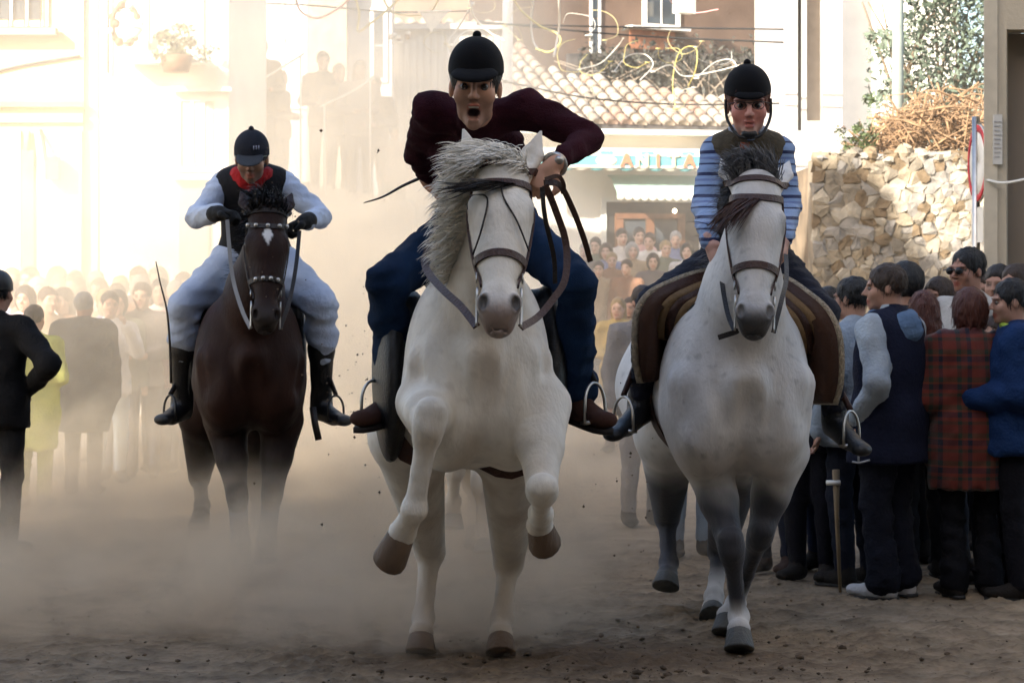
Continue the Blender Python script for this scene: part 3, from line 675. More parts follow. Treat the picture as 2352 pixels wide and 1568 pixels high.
A = Field(); A.el(P(1126, 366, 8.66), (.105, .065, .05), None, .05); A.chain([P(1085, 378, 8.64), P(1066, 440, 8.72), P(1052, 520, 8.8), P(1042, 590, 8.88), P(1036, 640, 8.92)], [.045, .046, .042, .036, .02], .04)
V, F = A.mesh(.013, noise=wrinkle(.022, .05, 8, 10, (1.6, 1, .6))); mo = wh.T.add('mane_mass', V, F, HW, wh.body); mo['kind'] = 'stuff'
for j in np.random.RandomState(5).choice(len(V), 1500):
    p = V[j]; up_ = max(0, min(1, (p[2]-1.82)/.12)); rt.append((p, (-.5-.3*up_, -.5, .1+.25*up_), .085+.035*RND.random(), (-.5-.35*up_, -.3, -.75+.35*up_), .09))
wh.strands('mane', rt, HW, .0045)
# leather fringe of the browband blown across the forehead
rt = []
bp = wh.ring(.125, -55, 25, 40, fw=.04)[0]
for i in range(70):
    p = bp[RND.randrange(40)]+wh.f*.006; rt.append((p, -wh.hx*.75+wh.t*.45+wh.f*.45, .17, -wh.hx*.9+wh.t*.3+wh.f*.1, .1))
wh.strands('leather_fringe', rt, LEAD, .007, 6, wh.br)
rein = lambda H_, pts, w_=.02, m=LEA, nm='rein': H_.T.add(nm, *strap(spline(pts, 8), (0, -1, .15), w_, .003), m, smooth=False)
s0, s1 = wh.bit[(-1, 's')], wh.bit[(1, 's')]
rein(wh, [s0, P(1060, 705, 8.42), P(1020, 668, 8.55), P(985, 628, 8.72), P(976, 598, 8.85), P(990, 560, 9.0), P(1030, 500, 9.1)], .026)
rein(wh, [s1, P(1235, 728, 8.42), P(1268, 690, 8.5), P(1298, 640, 8.55), P(1300, 560, 8.6), P(1275, 480, 8.58), P(1252, 425, 8.55)], .024)
rein(wh, [P(1250, 420, 8.55), P(1285, 425, 8.6), P(1315, 480, 8.7), P(1340, 545, 8.8), P(1356, 600, 8.9)], .02)
rein(wh, [P(1252, 412, 8.55), P(1282, 405, 8.56), P(1295, 425, 8.58), P(1292, 445, 8.6)], .014)
rein(wh, [P(1245, 430, 8.55), P(1252, 500, 8.55), P(1272, 590, 8.6), P(1275, 650, 8.7)], .016, LEAD)
wh.T.add('curb_strap', *tube(spline([wh.H(-.1, .13, .02), wh.H(-.045, .19, .09), wh.H(-.06, .3, .075), wh.H(-.085, .36, .02)], 6), .0035, 5), LEAD)
wh.T.add('curb_strap', *tube(spline([wh.H(.0, .125, .1), wh.H(.005, .19, .1), wh.H(.05, .27, .08), wh.H(.09, .34, .02)], 6), .0035, 5), LEAD)
gp = [wh.Lp(.34*math.sin(a_), .52, 1.06+.4*math.cos(a_)) for a_ in np.linspace(.9, 2*math.pi-.9, 26)]; wh.strap('girth', wh.F.proj(gp, .008), .07, LEA)
# tail
rt = []; tb = wh.Lp(0, 1.62, 1.25)
for i in range(160): rt.append((tb+np.array([RND.gauss(0, .02), 0, RND.gauss(0, .02)]), (0, .8, .2), .7, (.1, .3, -1), .1))
wh.strands('tail', rt, HW, .012)
ws = saddle(wh, 'saddle', 'black leather saddle under the rider with open mouth', BLK, flap=(.3, .56, 1.1), fr=(.07, .27, .34))
# ------------------------------------------------------------------ rider
wr = Thing('person', P(1110, 600, 9.6), 'rider in burgundy sweater and blue jeans, mouth wide open, crouched over the white horse', 'person', 'riders')
J = dict(s=1.06, hs=1.13, pel=P(1118, 505, 9.72), chest=P(1098, 345, 9.28), neck=P(1092, 268, 9.06), head=P(1092, 199, 8.86), R=frame((-.03, -1, -.05), -.03),
 shL=P(988, 254, 9.1), elL=P(962, 345, 9.42), wrL=P(985, 415, 9.62), hdL=(.4, .1, -.6), hnL=(.5, 0, .3),
 shR=P(1204, 248, 9.06), elR=P(1352, 318, 8.98), wrR=P(1272, 380, 8.68), hdR=(-.62, -.12, -.62), hnR=(-.5, .3, -.75), hsdR=(0, -1, .2), curlR=1.15,
 hipL=P(1058, 525, 9.68), knL=P(888, 652, 9.2), anL=P(908, 905, 9.42), toeL=P(822, 968, 9.2), hipR=P(1180, 525, 9.68), knR=P(1322, 652, 9.2), anR=P(1325, 910, 9.42), toeR=P(1398, 972, 9.2))
SWE = mat('burgundy_knit', (.034, .008, .013), .95, .1, var=.25, bump=.5, bscale=150)
body, L = human(wr, J, dict(skin=(.55, .3, .2), mouth=1.0, stubble=True, hair='dark', hat='riding', hat_mat=VEL, hat_top=.112, peak=(.074, .055, .014), peak_dip=-.5,
   bulk=.95, loose=.008, top=SWE, top_name='sweater', hem=.08, sleeve=.8, pants=JEA, pbulk=.98, flare=.02, shoe=mat('brown_suede', (.045, .018, .012), .85, .2, bump=.3, bscale=150), sole=mat('dark_sole', (.012, .008, .006), .8), wr=(.015, .11)), .014, .0055)
an = np.linspace(0, 2*math.pi, 17); wd = nrmz(J['wrR']-J['elR']); u_ = nrmz(np.cross(wd, [0, 0, 1])); v_ = np.cross(wd, u_)
bd = wr.add('wristwatch', *tube([J['wrR']-wd*.012+(u_*math.cos(a_)+v_*math.sin(a_))*.037 for a_ in an], .011, 6), MET)
V, F = ball(J['wrR']-wd*.012+nrmz(np.array([.3, -.8, .3]))*.04, np.array([.016, .012, .016]), 8); wr.add('watch_case', V, F, MET, bd)
for q, g in (('L', -1), ('R', 1)):
    a_, t_ = J['an'+q], J['toe'+q]; ft = a_*.42+t_*.58+np.array([0, 0, -.045]); stirrup(ws, ft+np.array([0, .05, .3]), ft, MET, LEAD, (nrmz(t_-a_)[1]*-.2+.62, .78*g*-1, 0) if g < 0 else (.62, .78, 0), .062, .155, ft+np.array([-g*.1, .2, .36]))
wp = Thing('riding_whip', P(985, 415, 9.6), 'thin dark whip trailing behind the rider in the burgundy sweater', 'whip')
wp.add('shaft', *tube(spline([P(1000, 395, 9.62), P(930, 425, 9.6), P(880, 452, 9.55), P(836, 466, 9.5)], 6), np.linspace(.008, .0025, 19), 5), LEAD)
wp.add('grip', *tube([P(1012, 388, 9.63), P(978, 405, 9.615)], .012, 6), BLK)
# ================================================================== grey horse and its rider (right)
EARS['cur'] = -.05
gl = dict(
 fL=[P(1622, 1040, 10.18), P(1680, 1258, 10.02), P(1697, 1415, 10.16), P(1697, 1443, 10.1), foot(P(1697, 0, 10.06))],
 fR=[P(1795, 1040, 10.2), P(1745, 1230, 10.22), P(1690, 1385, 10.6), P(1672, 1412, 10.56), foot(P(1666, 0, 10.52))],
 hL=[P(1535, 1000, 10.75), P(1532, 1185, 11.42), P(1536, 1292, 11.3), P(1533, 1318, 11.22), P(1528, 1352, 11.18)],
 hR=[P(1700, 1010, 10.75), P(1655, 1265, 11.45), P(1640, 1370, 11.12), P(1637, 1395, 11.02), foot(P(1637, 0, 10.95))])
gh = Horse('grey_horse', 'dappled grey horse with dark lower legs, carrying the rider with glasses', (.925, 9.93, -.04), math.radians(-4.5), 0, 1.0,
           P(1738, 412, 9.78), P(1733, 738, 9.5), gl, dict(mat=coatmat('grey_coat', .1, 14), fn=grey_coat, hoof=mat('hoof_grey', (.085, .085, .08), .6, bump=.4, bscale=50, stretch=(1, 1, .3))), headyaw=.1, body=1.14, legk=1.08)
gh.bridle(LEA, MET, .028, .028)
HG = mat('grey_mane', (.13, .13, .135), .6, .3, var=.3, vscale=30); rt = []
cr = crest(gh, 40)
for i in range(1900):
    p = cr[RND.randrange(len(cr))]+np.array([RND.gauss(0, .012), RND.gauss(0, .012), 0]); rt.append((p, (-.4, -.1, .6), .13+.07*RND.random(), (-.55, -.25, -.6), .15))
fp = gh.F.proj([gh.H(RND.uniform(-.07, .06), RND.uniform(-.05, .03), -.04+.05*RND.random()) for i in range(900)], -.003)[0]
for p in fp: rt.append((p, (RND.uniform(-.4, .2), -.15, 1.0), .1+.04*RND.random(), (-.6, .0, .1), .2))
gh.strands('mane', rt, HG, .0045)
rt = []; bp = gh.ring(.125, -50, 5, 40, fw=.04)[0]
for i in range(110):
    p = bp[RND.randrange(40)]+gh.f*.006; rt.append((p, -gh.hx*.55+gh.t*.8+gh.f*.35, .2, -gh.hx*.5+gh.t*.8, .09))
gh.strands('leather_fringe', rt, LEA, .007, 6, gh.br)
s0, s1 = gh.bit[(-1, 's')], gh.bit[(1, 's')]
rein(gh, [s0, P(1672, 722, 9.6), P(1660, 660, 9.8), P(1655, 610, 10.0), P(1650, 590, 10.1)], .018, LEAD)
rein(gh, [s1, P(1795, 690, 9.6), P(1806, 640, 9.8), P(1805, 585, 10.1)], .018, LEAD)
rein(gh, [s0, P(1690, 762, 9.52), P(1650, 775, 9.55)], .02, LEAD, 'rein_end')
gp = [gh.Lp(.42*math.sin(a_), .55, 1.04+.42*math.cos(a_)) for a_ in np.linspace(.9, 2*math.pi-.9, 30)]; gh.strap('girth', gh.F.proj(gp, .008), .07, LEA)
gs = Thing('saddle', gh.Lp(0, .7, 1.4), 'broad brown saddle trimmed with cream sheepskin on the grey horse', 'saddle')
# nested layers of the saddle, outermost first: seen end-on as arches over the shoulders
lo_ = [(1645, 612), (1590, 622), (1535, 642), (1486, 668), (1456, 712), (1450, 770), (1452, 830), (1462, 880)]; ro_ = [(1782, 622), (1822, 640), (1862, 668), (1902, 702), (1930, 750), (1940, 810), (1938, 880), (1925, 930)]
def arch(T, name, m, t, th, d0, d1, stop, parent=None):
    for side, pts in ((-1, lo_), (1, ro_)):
        Q = []; n0 = stop
        for i, (x, y) in enumerate(pts[:n0]):
            cx, cy_ = 1712, 800+.1*(y-612); Q.append((x+(cx-x)*t, y+(cy_-y)*t*.62))
        Q = spline([np.array([x, y, 0.]) for x, y in Q], 4); V = []; F = []
        n = len(Q)
        for k_, (x, y, _) in enumerate(Q):
            dx, dy = 1712-x, 830-y; l_ = math.hypot(dx, dy); ix, iy = x+dx/l_*th, y+dy/l_*th
            fwd = .13*math.sin(math.pi*k_/(n-1))
            V += [P(x, y, d0-fwd), P(x, y, d1), P(ix, iy, d1), P(ix, iy, d0-fwd)]
        # keep true size with distance: back edge moved straight back, not scaled
        for k_ in range(n):
            a_ = V[4*k_].copy(); b_ = V[4*k_+3].copy(); sx = .1 if side < 0 else -.2; V[4*k_+1] = a_+np.array([sx, d1-d0, -.02]); V[4*k_+2] = b_+np.array([sx, d1-d0, -.02])
        for k_ in range(n-1):
            for j in range(4): F.append((4*k_+j, 4*k_+(j+1) % 4, 4*k_+4+(j+1) % 4, 4*k_+4+j))
        F += [(3, 2, 1, 0), tuple(range(4*n-4, 4*n))]
        T.add(name, V, F, m, parent)
SHP = mat('sheepskin', (.5, .42, .3), 1., .1, var=.25, vscale=60, bump=1., bscale=120, sheen=.4); TAN = mat('tan_leather', (.2, .125, .06), .6, bump=.3)
arch(gs, 'sheepskin', SHP, 0, 15, 10.25, 10.75, 8); arch(gs, 'flap', mat('red_brown_leather', (.055, .024, .014), .5, bump=.3), .06, 40, 10.22, 10.7, 8); arch(gs, 'panel', TAN, .2, 24, 10.2, 10.7, 6); arch(gs, 'pad', LEA, .29, 22, 10.19, 10.7, 6); arch(gs, 'blanket', TAN, .37, 20, 10.18, 10.75, 6); arch(gs, 'blanket', BLK, .44, 45, 10.17, 10.75, 6)
A = Field(); A.el(gh.Lp(0, .75, 1.42), np.array([.2, .28, .06]), gh.M); A.el(gh.Lp(0, .5, 1.47), np.array([.12, .05, .07]), gh.M, .05); V, F = A.mesh(.018); gs.add('seat', V, F, SHP)
rt = []; tb = gh.Lp(0, 1.6, 1.25)
for i in range(120): rt.append((tb+np.array([RND.gauss(0, .02), 0, RND.gauss(0, .02)]), (0, .5, .1), .8, (.0, .1, -1), .1))
gh.strands('tail', rt, HG, .012)
gr = Thing('person', P(1715, 600, 10.6), 'boy with glasses in striped blue sleeves and olive vest, riding the grey horse', 'person', 'riders')
J = dict(s=.96, hs=1.13, pel=P(1714, 575, 10.72), chest=P(1713, 405, 10.68), neck=P(1716, 312, 10.64), head=P(1718, 240, 10.52), R=frame((-.04, -1, -.1), .02),
 shL=P(1644, 348, 10.66), elL=P(1617, 470, 10.5), wrL=P(1630, 556, 10.0), hdL=(.25, -.3, -.8), hnL=(.8, .3, -.2), curlL=1.1,
 shR=P(1788, 348, 10.66), elR=P(1812, 470, 10.6), wrR=P(1800, 548, 10.28), hdR=(-.1, -.5, -.7), hnR=(-.8, .3, -.2), curlR=1.1,
 hipL=P(1660, 600, 10.68), knL=P(1500, 700, 10.35), anL=P(1472, 925, 10.5), toeL=P(1402, 1005, 10.25), hipR=P(1770, 600, 10.68), knR=P(1888, 720, 10.35), anR=P(1918, 955, 10.5), toeR=P(1985, 1040, 10.25))
BL, NV = (.2, .29, .47), (.015, .022, .075)
STR = stripes('striped_jersey', 2, [(0, BL), (.3, NV), (.38, BL), (.55, (.12, .17, .33)), (.66, BL), (.8, NV), (.95, BL)], .095)
OLV = mat('olive_quilt', (.075, .062, .042), .85, .2, bump=.6, bscale=45)
body, L = human(gr, J, dict(skin=(.52, .3, .24), ruddy=(.55, .23, .18), hair='red', hat='riding', hat_mat=VEL, hat_top=.105, peak=(.058, .026, .01), peak_dip=-.6, top=STR, top_name='jersey', hem=.0, bulk=.93, vest=OLV, vhem=.06,
   pants=mat('navy_breeches', (.006, .007, .016), .8, bump=.3), shoe=BLK, boot=.35, wr=(.012, .1)), .014, .0055)
gls = gr.add('glasses', *tube([L(x, -.104+.6*abs(x)**1.6, z) for x, z in [(-.078, .004), (-.052, .012), (-.034, .013), (-.012, .01), (0, .008), (.012, .01), (.034, .013), (.052, .012), (.078, .004)]], .0022, 5), mat('dark_frame', (.02, .015, .015), .4, .5), body)
for q in (-1, 1):
    an = np.linspace(0, 2*math.pi, 13); gr.add('rim', *tube([L(q*.033+.022*math.cos(a_), -.102+.01*abs(math.cos(a_)), -.002+.014*math.sin(a_)) for a_ in an], .0018, 5), MATS['dark_frame'], gls)
    gr.add('chin_strap', *strap(spline([L(q*.084, -.01, .02), L(q*.08, -.03, -.05), L(q*.045, -.075, -.11), L(0, -.085, -.123)], 5), (0, -1, 0), .012, .003), BLK)
V, F = ball(L(0, -.074, -.108), np.array([.036, .022, .02]), 8); gr.add('chin_cup', V, F, BLK)
gr.add('neck_roll', *tube([J['neck']+np.array([.066*math.cos(a_), .07*math.sin(a_)-.012, .022]) for a_ in np.linspace(0, 2*math.pi, 21)], .021, 8), mat('pale_blue_knit', (.3, .33, .4), .9, bump=.5, bscale=90))
em = gr.add('emblem', *strap([P(1700, 335, 10.48), P(1722, 336, 10.478)], (0, -1, .2), .03, .003), mat('orange_thread', (.3, .06, .02), .8))
for q, g in (('L', -1), ('R', 1)):
    a_, t_ = J['an'+q], J['toe'+q]; ft = a_*.42+t_*.58+np.array([0, 0, -.04]); stirrup(gs, ft+np.array([0, .05, .3]), ft, MET, LEA, (.62, .78*g, 0), .062, .15, ft+np.array([-g*.1, .2, .38]))
# ================================================================== bay horse and its rider (left)
EARS['cur'] = -.05
bl = dict(
 fL=[P(520, 965, 13.2), P(545, 1140, 13.05), P(552, 1245, 13.15), P(552, 1268, 13.1), foot(P(552, 0, 13.06))],
 fR=[P(645, 965, 13.2), P(625, 1135, 13.1), P(612, 1238, 13.25), P(610, 1262, 13.2), foot(P(610, 0, 13.16))],
 hL=[P(470, 950, 13.9), P(458, 1095, 14.42), P(464, 1160, 14.15), P(462, 1180, 14.05), P(457, 1212, 14.0)],
 hR=[P(590, 960, 13.9), P(596, 1130, 14.4), P(588, 1215, 14.2), P(588, 1238, 14.1), foot(P(588, 0, 14.05))])
bh = Horse('bay_horse', 'dark bay horse with a small white star, carrying the rider with a red neckerchief', (-1.35, 12.93, -.045), math.radians(-9), 0, 1.0,
           P(614, 482, 12.75), P(610, 738, 12.52), bl, dict(mat=coatmat('bay_coat', .2, 9), fn=bay_coat, hoof=mat('hoof_dark', (.02, .017, .015), .6)), res=(.02, .009), body=1.07)
bh.bridle(LEAD, MET, .026, .026, studs=True)
HB = mat('black_mane', (.012, .01, .01), .5, .4, var=.2); rt = []; cr = crest(bh, 30)
for i in range(700): rt.append((cr[RND.randrange(30)]+np.array([RND.gauss(0, .015), RND.gauss(0, .015), 0]), (-.2, -.3, .9), .18, (-.4, -.4, -.4), .18))
fp = bh.F.proj([bh.H(RND.uniform(-.07, .07), RND.uniform(-.04, .05), -.03+.06*RND.random()) for i in range(450)], -.003)[0]
for p in fp: rt.append((p, (RND.uniform(-.2, .3), -.4, .8), .12, (-.1, -.5, -.3), .22))
bh.strands('mane', rt, HB, .006)
rt = []; tb = bh.Lp(0, 1.6, 1.25)
for i in range(100): rt.append((tb+np.array([RND.gauss(0, .02), 0, RND.gauss(0, .02)]), (0, .6, .1), .75, (.1, .3, -1), .1))
bh.strands('tail', rt, HB, .013)
WRP = mat('blue_grey_wrap', (.085, .1, .135), .9, bump=.4, bscale=80)
for n_ in ('fL', 'fR'):
    k_, f_ = bl[n_][1], bl[n_][2]; bh.T.add('leg_wrap', *tube([k_*.72+f_*.28, k_*.5+f_*.5, k_*.2+f_*.8, f_, f_+np.array([0, -.01, -.03])], [.05, .049, .05, .057, .056], 12), WRP)
s0, s1 = bh.bit[(-1, 's')], bh.bit[(1, 's')]
rein(bh, [s0, P(556, 712, 12.6), P(535, 640, 12.75), P(526, 560, 12.85), P(522, 505, 12.9)], .02, mat('pale_rein', (.2, .2, .2), .6)); rein(bh, [s1, P(665, 690, 12.6), P(680, 610, 12.75), P(688, 530, 12.9)], .02, LEAD)
bs = saddle(bh, 'saddle', 'black saddle with side flaps on the dark bay horse', BLK, flap=(.3, .66, 1.14), fr=(.03, .24, .3))
br_ = Thing('person', P(585, 610, 13.6), 'rider in pale blue shirt, black vest and red neckerchief on the bay horse', 'person', 'riders')
J = dict(s=1.03, hs=1.06, pel=P(585, 590, 13.7), chest=P(583, 455, 13.5), neck=P(580, 398, 13.36), head=P(578, 365, 13.2), R=frame((0, -1, -.22)),
 shL=P(512, 425, 13.45), elL=P(452, 497, 13.32), wrL=P(500, 490, 13.0), hdL=(.8, -.3, -.05), hnL=(.1, -.2, -1), curlL=1.2,
 shR=P(652, 422, 13.45), elR=P(736, 497, 13.32), wrR=P(704, 508, 13.0), hdR=(-.7, -.3, -.25), hnR=(-.1, -.2, -1), curlR=1.2,
 hipL=P(536, 610, 13.66), knL=P(425, 700, 13.25), anL=P(418, 925, 13.45), toeL=P(368, 968, 13.2), hipR=P(634, 610, 13.66), knR=P(738, 700, 13.25), anR=P(738, 925, 13.45), toeR=P(796, 970, 13.2))
SHT = mat('pale_blue_shirt', (.4, .47, .6), .85, .2, var=.1, bump=.35, bscale=60); CAPM = mat('navy_cap', (.012, .014, .022), .85, .2, bump=.3, bscale=150)
body, L = human(br_, J, dict(skin=(.3, .16, .1), stubble=True, hair='dark', hat='cap', hat_mat=CAPM, hat_top=.1, peak=(.07, .085, .012), peak_dip=-.35, peak_mat=mat('slate_cap_peak', (.03, .034, .042), .8),
   top=SHT, top_name='shirt', hem=.03, vest=mat('black_waistcoat', (.006, .006, .008), .8, .2, bump=.3), vopen=True, vhem=.05, pants=mat('pale_breeches', (.36, .42, .54), .85, .2, var=.1, bump=.3, bscale=40), pbulk=1.22, plen=.5, shoe=BLK, boot=.34, glove=mat('black_glove', (.008, .008, .008), .8, bump=.3), wr=(.018, .12)), .016, .008)
an = np.linspace(0, 2*math.pi, 25); red = mat('red_cotton', (.3, .012, .014), .85, .2, var=.25, bump=.4, bscale=60)
A = Field(); n0 = J['neck']; A.chain([n0+np.array([.083*math.cos(a_), .075*math.sin(a_)-.025, .0+.018*math.sin(a_)]) for a_ in an[::2]], [.029]*13, .02); A.el(n0+np.array([0, -.105, -.05]), (.075, .02, .055), None, .04); V, F = A.mesh(.012, noise=wrinkle(.012, .06, 5)); br_.add('neckerchief', V, F, red)
for k_ in range(3): br_.add('cap_badge', *strap([L(.022+.012*k_, -.096+.004*k_, .082), L(.022+.012*k_, -.1+.004*k_, .062)], J['R'] @ np.array([0, -1, .3]), .006, .002), mat('badge_thread', (.22, .24, .32), .7), body)
br_.add('cap_piping', *tube([L(.088*math.sin(a_), .012-.112*math.cos(a_), .022) for a_ in np.linspace(-1.1, 1.1, 15)], .0035, 5), mat('piping_green', (.16, .18, .13), .7), body)
for q, g in (('L', -1), ('R', 1)):
    a_, t_ = J['an'+q], J['toe'+q]; ft = a_*.42+t_*.58+np.array([0, 0, -.04]); stirrup(bs, ft+np.array([0, .05, .3]), ft, BLK, LEAD, (.62, .78*g, 0), .06, .14, ft+np.array([-g*.1, .2, .36]))
cp = Thing('riding_crop', P(390, 700, 13.1), 'long thin crop hanging beside the black boot of the bay horse rider', 'whip')
cp.add('shaft', *tube(spline([P(358, 600, 13.15), P(368, 650, 13.12), P(383, 712, 13.1), P(390, 790, 13.1), P(393, 880, 13.1)], 5), np.linspace(.003, .008, 21), 5), LEAD)
ct = Thing('leather_strap_end', P(728, 985, 13.1), 'short brown strap hanging below the right boot of the bay horse rider', 'strap')
ct.add('strap', *strap([P(718, 935, 13.2), P(724, 975, 13.18), P(732, 1010, 13.17)], (0, -1, 0), .035, .006), LEAD)
# ================================================================== a fourth, pale horse close behind the white one: only its legs show
EARS['cur'] = 0
pl_ = dict(
 fL=[P(1050, 935, 12.9), P(1045, 1075, 12.6), P(1040, 1150, 12.8), P(1040, 1178, 12.84), P(1040, 1214, 12.82)],
 fR=[P(1110, 940, 12.9), P(1105, 1110, 12.75), P(1108, 1215, 12.9), P(1110, 1238, 12.86), P(1112, 1270, 12.84)],
 hL=[P(1080, 960, 13.6), P(1085, 1110, 14.2), P(1090, 1180, 14.0), P(1090, 1205, 13.95), foot(P(1090, 0, 13.9))],
 hR=[P(1215, 960, 13.6), P(1240, 1140, 14.1), P(1238, 1215, 13.5), P(1238, 1245, 13.4), foot(P(1238, 0, 13.3))])
ph = Horse('pale_horse', 'pale horse almost hidden behind the white horse, only its legs showing', (-.2, 12.7, -.02), math.radians(12), 0, .95, P(1110, 470, 12.5), P(1110, 690, 12.3), pl_, dict(mat=coatmat('pale_coat', .1, 9), fn=white_coat, hoof=MATS['hoof_grey']), res=(.03, .02))
# ================================================================== the ground
def gz(y): t = np.clip((np.asarray(y, float)-20)/18, 0, 1); return .45*t*t*(3-2*t)
def axis_lines(fine0, fine1, st, far, grow=1.18):
    a_ = list(np.arange(fine0, fine1+st, st)); s_ = st
    while a_[-1] < far[1]: s_ *= grow; a_.append(a_[-1]+min(s_, 60))
    s_ = st; b_ = [a_[0]]
    while b_[-1] > far[0]: s_ *= grow; b_.append(b_[-1]-min(s_, 60))
    return np.array(b_[:0:-1]+a_)
gx = axis_lines(-2.9, 2.9, .018, (-700, 700)); gy = axis_lines(9.0, 13.4, .018, (-300, 1200)); GX, GY = np.meshgrid(gx, gy, indexing='ij')
Q = np.stack([GX.ravel(), GY.ravel(), 0*GX.ravel()], 1)
n1 = vnoise(Q*np.array([.45, 1, 1]), .12, 21, 14); n2 = vnoise(Q*np.array([.6, 1, 1]), .045, 22, 16); n3 = vnoise(Q, .7, 23, 8)
rel = .03*np.maximum(n1, -.2)*(1+1.4*n3)+.017*n2+.016*n3; rel = rel+.014*(NR.rand(len(rel))-.5)*np.clip(.5+1.2*n3, 0, 1)
fade = np.clip(1-(np.abs(Q[:, 0])-2.6)/1.5, 0, 1)*np.clip((Q[:, 1]-8)/1, 0, 1)*np.clip(1-(Q[:, 1]-13)/4, .0, 1)
Q[:, 2] = gz(Q[:, 1])+rel*fade-.006
ni, nj = GX.shape; I = np.arange(ni*nj).reshape(ni, nj); FQ = np.stack([I[:-1, :-1], I[1:, :-1], I[1:, 1:], I[:-1, 1:]], -1).reshape(-1, 4)
GM = mat('trampled_sand', (.19, .14, .092), .95, .15, vcol=True, var=.3, vscale=5, bump=.9, bscale=30)
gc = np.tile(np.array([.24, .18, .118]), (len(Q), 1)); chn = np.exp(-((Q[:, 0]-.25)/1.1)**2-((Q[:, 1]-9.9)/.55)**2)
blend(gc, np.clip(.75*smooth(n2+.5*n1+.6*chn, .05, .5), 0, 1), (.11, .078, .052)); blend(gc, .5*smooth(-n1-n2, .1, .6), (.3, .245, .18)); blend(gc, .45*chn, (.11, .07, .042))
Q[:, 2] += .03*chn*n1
o = link('ground', mesh_data('ground', Q, FQ, GM, gc)); o['kind'] = 'structure'
cl = []; CB = MB()
for i in range(2600):
    x, y = RND.uniform(-2.2, 2.6), 9.1+3.6*RND.random()**1.6; d_ = math.exp(-((x-.5)/.9)**2-((y-9.9)/.8)**2)
    if RND.random() > .25+.9*d_: continue
    r = .0025+.009*RND.random()**5*(1+d_); z = .004
    V, F = ball((0, 0, 0), 1., 3); V = V*NR.uniform(.6, 1.25, (len(V), 1)); an_ = RND.uniform(0, 6.3); R2 = np.array([[math.cos(an_), -math.sin(an_), 0], [math.sin(an_), math.cos(an_), 0], [0, 0, 1]]); CB.add((V*np.array([1.4, .9, .6])*r) @ R2.T+np.array([x, y, z+.004]), F)
o = link('dirt_clods', mesh_data('dirt_clods', CB.V, CB.F, mat('clod', (.12, .085, .056), .95, var=.5, vscale=30))); tag(o, 'loose brown clods of earth churned up by the hooves', 'earth', None, 'stuff')
# grit thrown into the air by the hooves
GB = MB()
for i in range(170):
    px, py = (RND.gauss(840, 60), RND.gauss(900, 190)) if RND.random() < .5 else (RND.gauss(1440, 45), RND.gauss(1050, 160)) if RND.random() < .6 else (RND.uniform(560, 900), RND.uniform(300, 1150)); d_ = RND.uniform(9.9, 11.6); r = RND.choice((.0022, .003, .0042, .006)); c_ = P(px, py, d_)
    k_ = len(GB.V); GB.V += [tuple(c_+r*np.array(v)*NR.uniform(.5, 1.5, 3)) for v in ((1,0,0),(-1,0,0),(0,1,0),(0,-1,0),(0,0,1),(0,0,-1))]
    GB.F += [tuple(k_+j for j in f) for f in ((0,2,4),(2,1,4),(1,3,4),(3,0,4),(2,0,5),(1,2,5),(3,1,5),(0,3,5))]
o = link('flying_grit', mesh_data('flying_grit', GB.V, GB.F, MATS['clod'])); tag(o, 'dark specks of grit flung up between the galloping horses', 'earth', None, 'stuff')

# ================================================================== buildings
PLA = dict(cream=mat('cream_plaster', (.62, .47, .3), .9, .15, var=.14, vscale=1.5, bump=.25, bscale=30), white=mat('white_plaster', (.76, .71, .62), .9, .15, var=.08, vscale=2, bump=.2, bscale=30),
           beige=mat('beige_plaster', (.52, .45, .34), .9, .15, var=.1, vscale=1.2, bump=.2, bscale=40), grey=mat('grey_render', (.42, .385, .35), .9, .15, var=.1, vscale=1.4, bump=.2, bscale=30),
           brown=mat('brown_render', (.16, .105, .075), .9, .15, var=.22, vscale=1.1, bump=.3, bscale=20), dim=mat('blue_grey_render', (.4, .41, .42), .9, .15, var=.12, vscale=1.2))
GLS = mat('window_glass', (.05, .06, .07), .08, .5, var=0); PNT = mat('white_paint', (.7, .68, .62), .6, var=.08); OCH = mat('ochre_trim', (.6, .34, .14), .85, var=.15, vscale=3)
WOOD = mat('door_wood', (.15, .065, .032), .6, var=.25, vscale=4, stretch=(6, 6, 1)); DRK = mat('painted_doorway_shade', (.03, .027, .024), .8, var=.2); IRON = mat('iron', (.03, .03, .032), .5, .4, .3)
def bld(name, lo, hi, m, label, cat='building'):
    T = Thing(name, ((lo[0]+hi[0])/2, lo[1], lo[2]), label, cat); w_ = MB().box(lo, hi); T.wall = T.add('wall', w_.V, w_.F, m, smooth=False); return T
def part(T, name, m, *boxes, parent=None):
    b = MB()
    for lo, hi in boxes: b.box(lo, hi)
    return T.add(name, b.V, b.F, m, parent, smooth=False)
def window(T, x0, x1, z0, z1, y, nx=2, nz=2, fm=None, deep=.08, gm=None, fw=.05):
    """window set in a frame standing proud of the wall, panes one by one"""
    fm = fm or PNT
    w_ = part(T, 'window', fm, ((x0, y-.03, z0), (x0+fw, y+.02, z1)), ((x1-fw, y-.03, z0), (x1, y+.02, z1)), ((x0+fw, y-.03, z0), (x1-fw, y+.02, z0+fw)), ((x0+fw, y-.03, z1-fw), (x1-fw, y+.02, z1)))
    dx = (x1-x0-2*fw)/nx; dz = (z1-z0-2*fw)/nz
    for i in range(nx):
        for j in range(nz): part(T, 'pane', gm or GLS, ((x0+fw+i*dx+.015, y-.012, z0+fw+j*dz+.015), (x0+fw+(i+1)*dx-.015, y-.005, z0+fw+(j+1)*dz-.015)), parent=w_)
    bars = [((x0+fw+i*dx-.015, y-.022, z0+fw), (x0+fw+i*dx+.015, y-.004, z1-fw)) for i in range(1, nx)]
    if bars: part(T, 'mullion', fm, *bars, parent=w_)
    return w_
def X(px, y): return (px-1176)/FPX*y
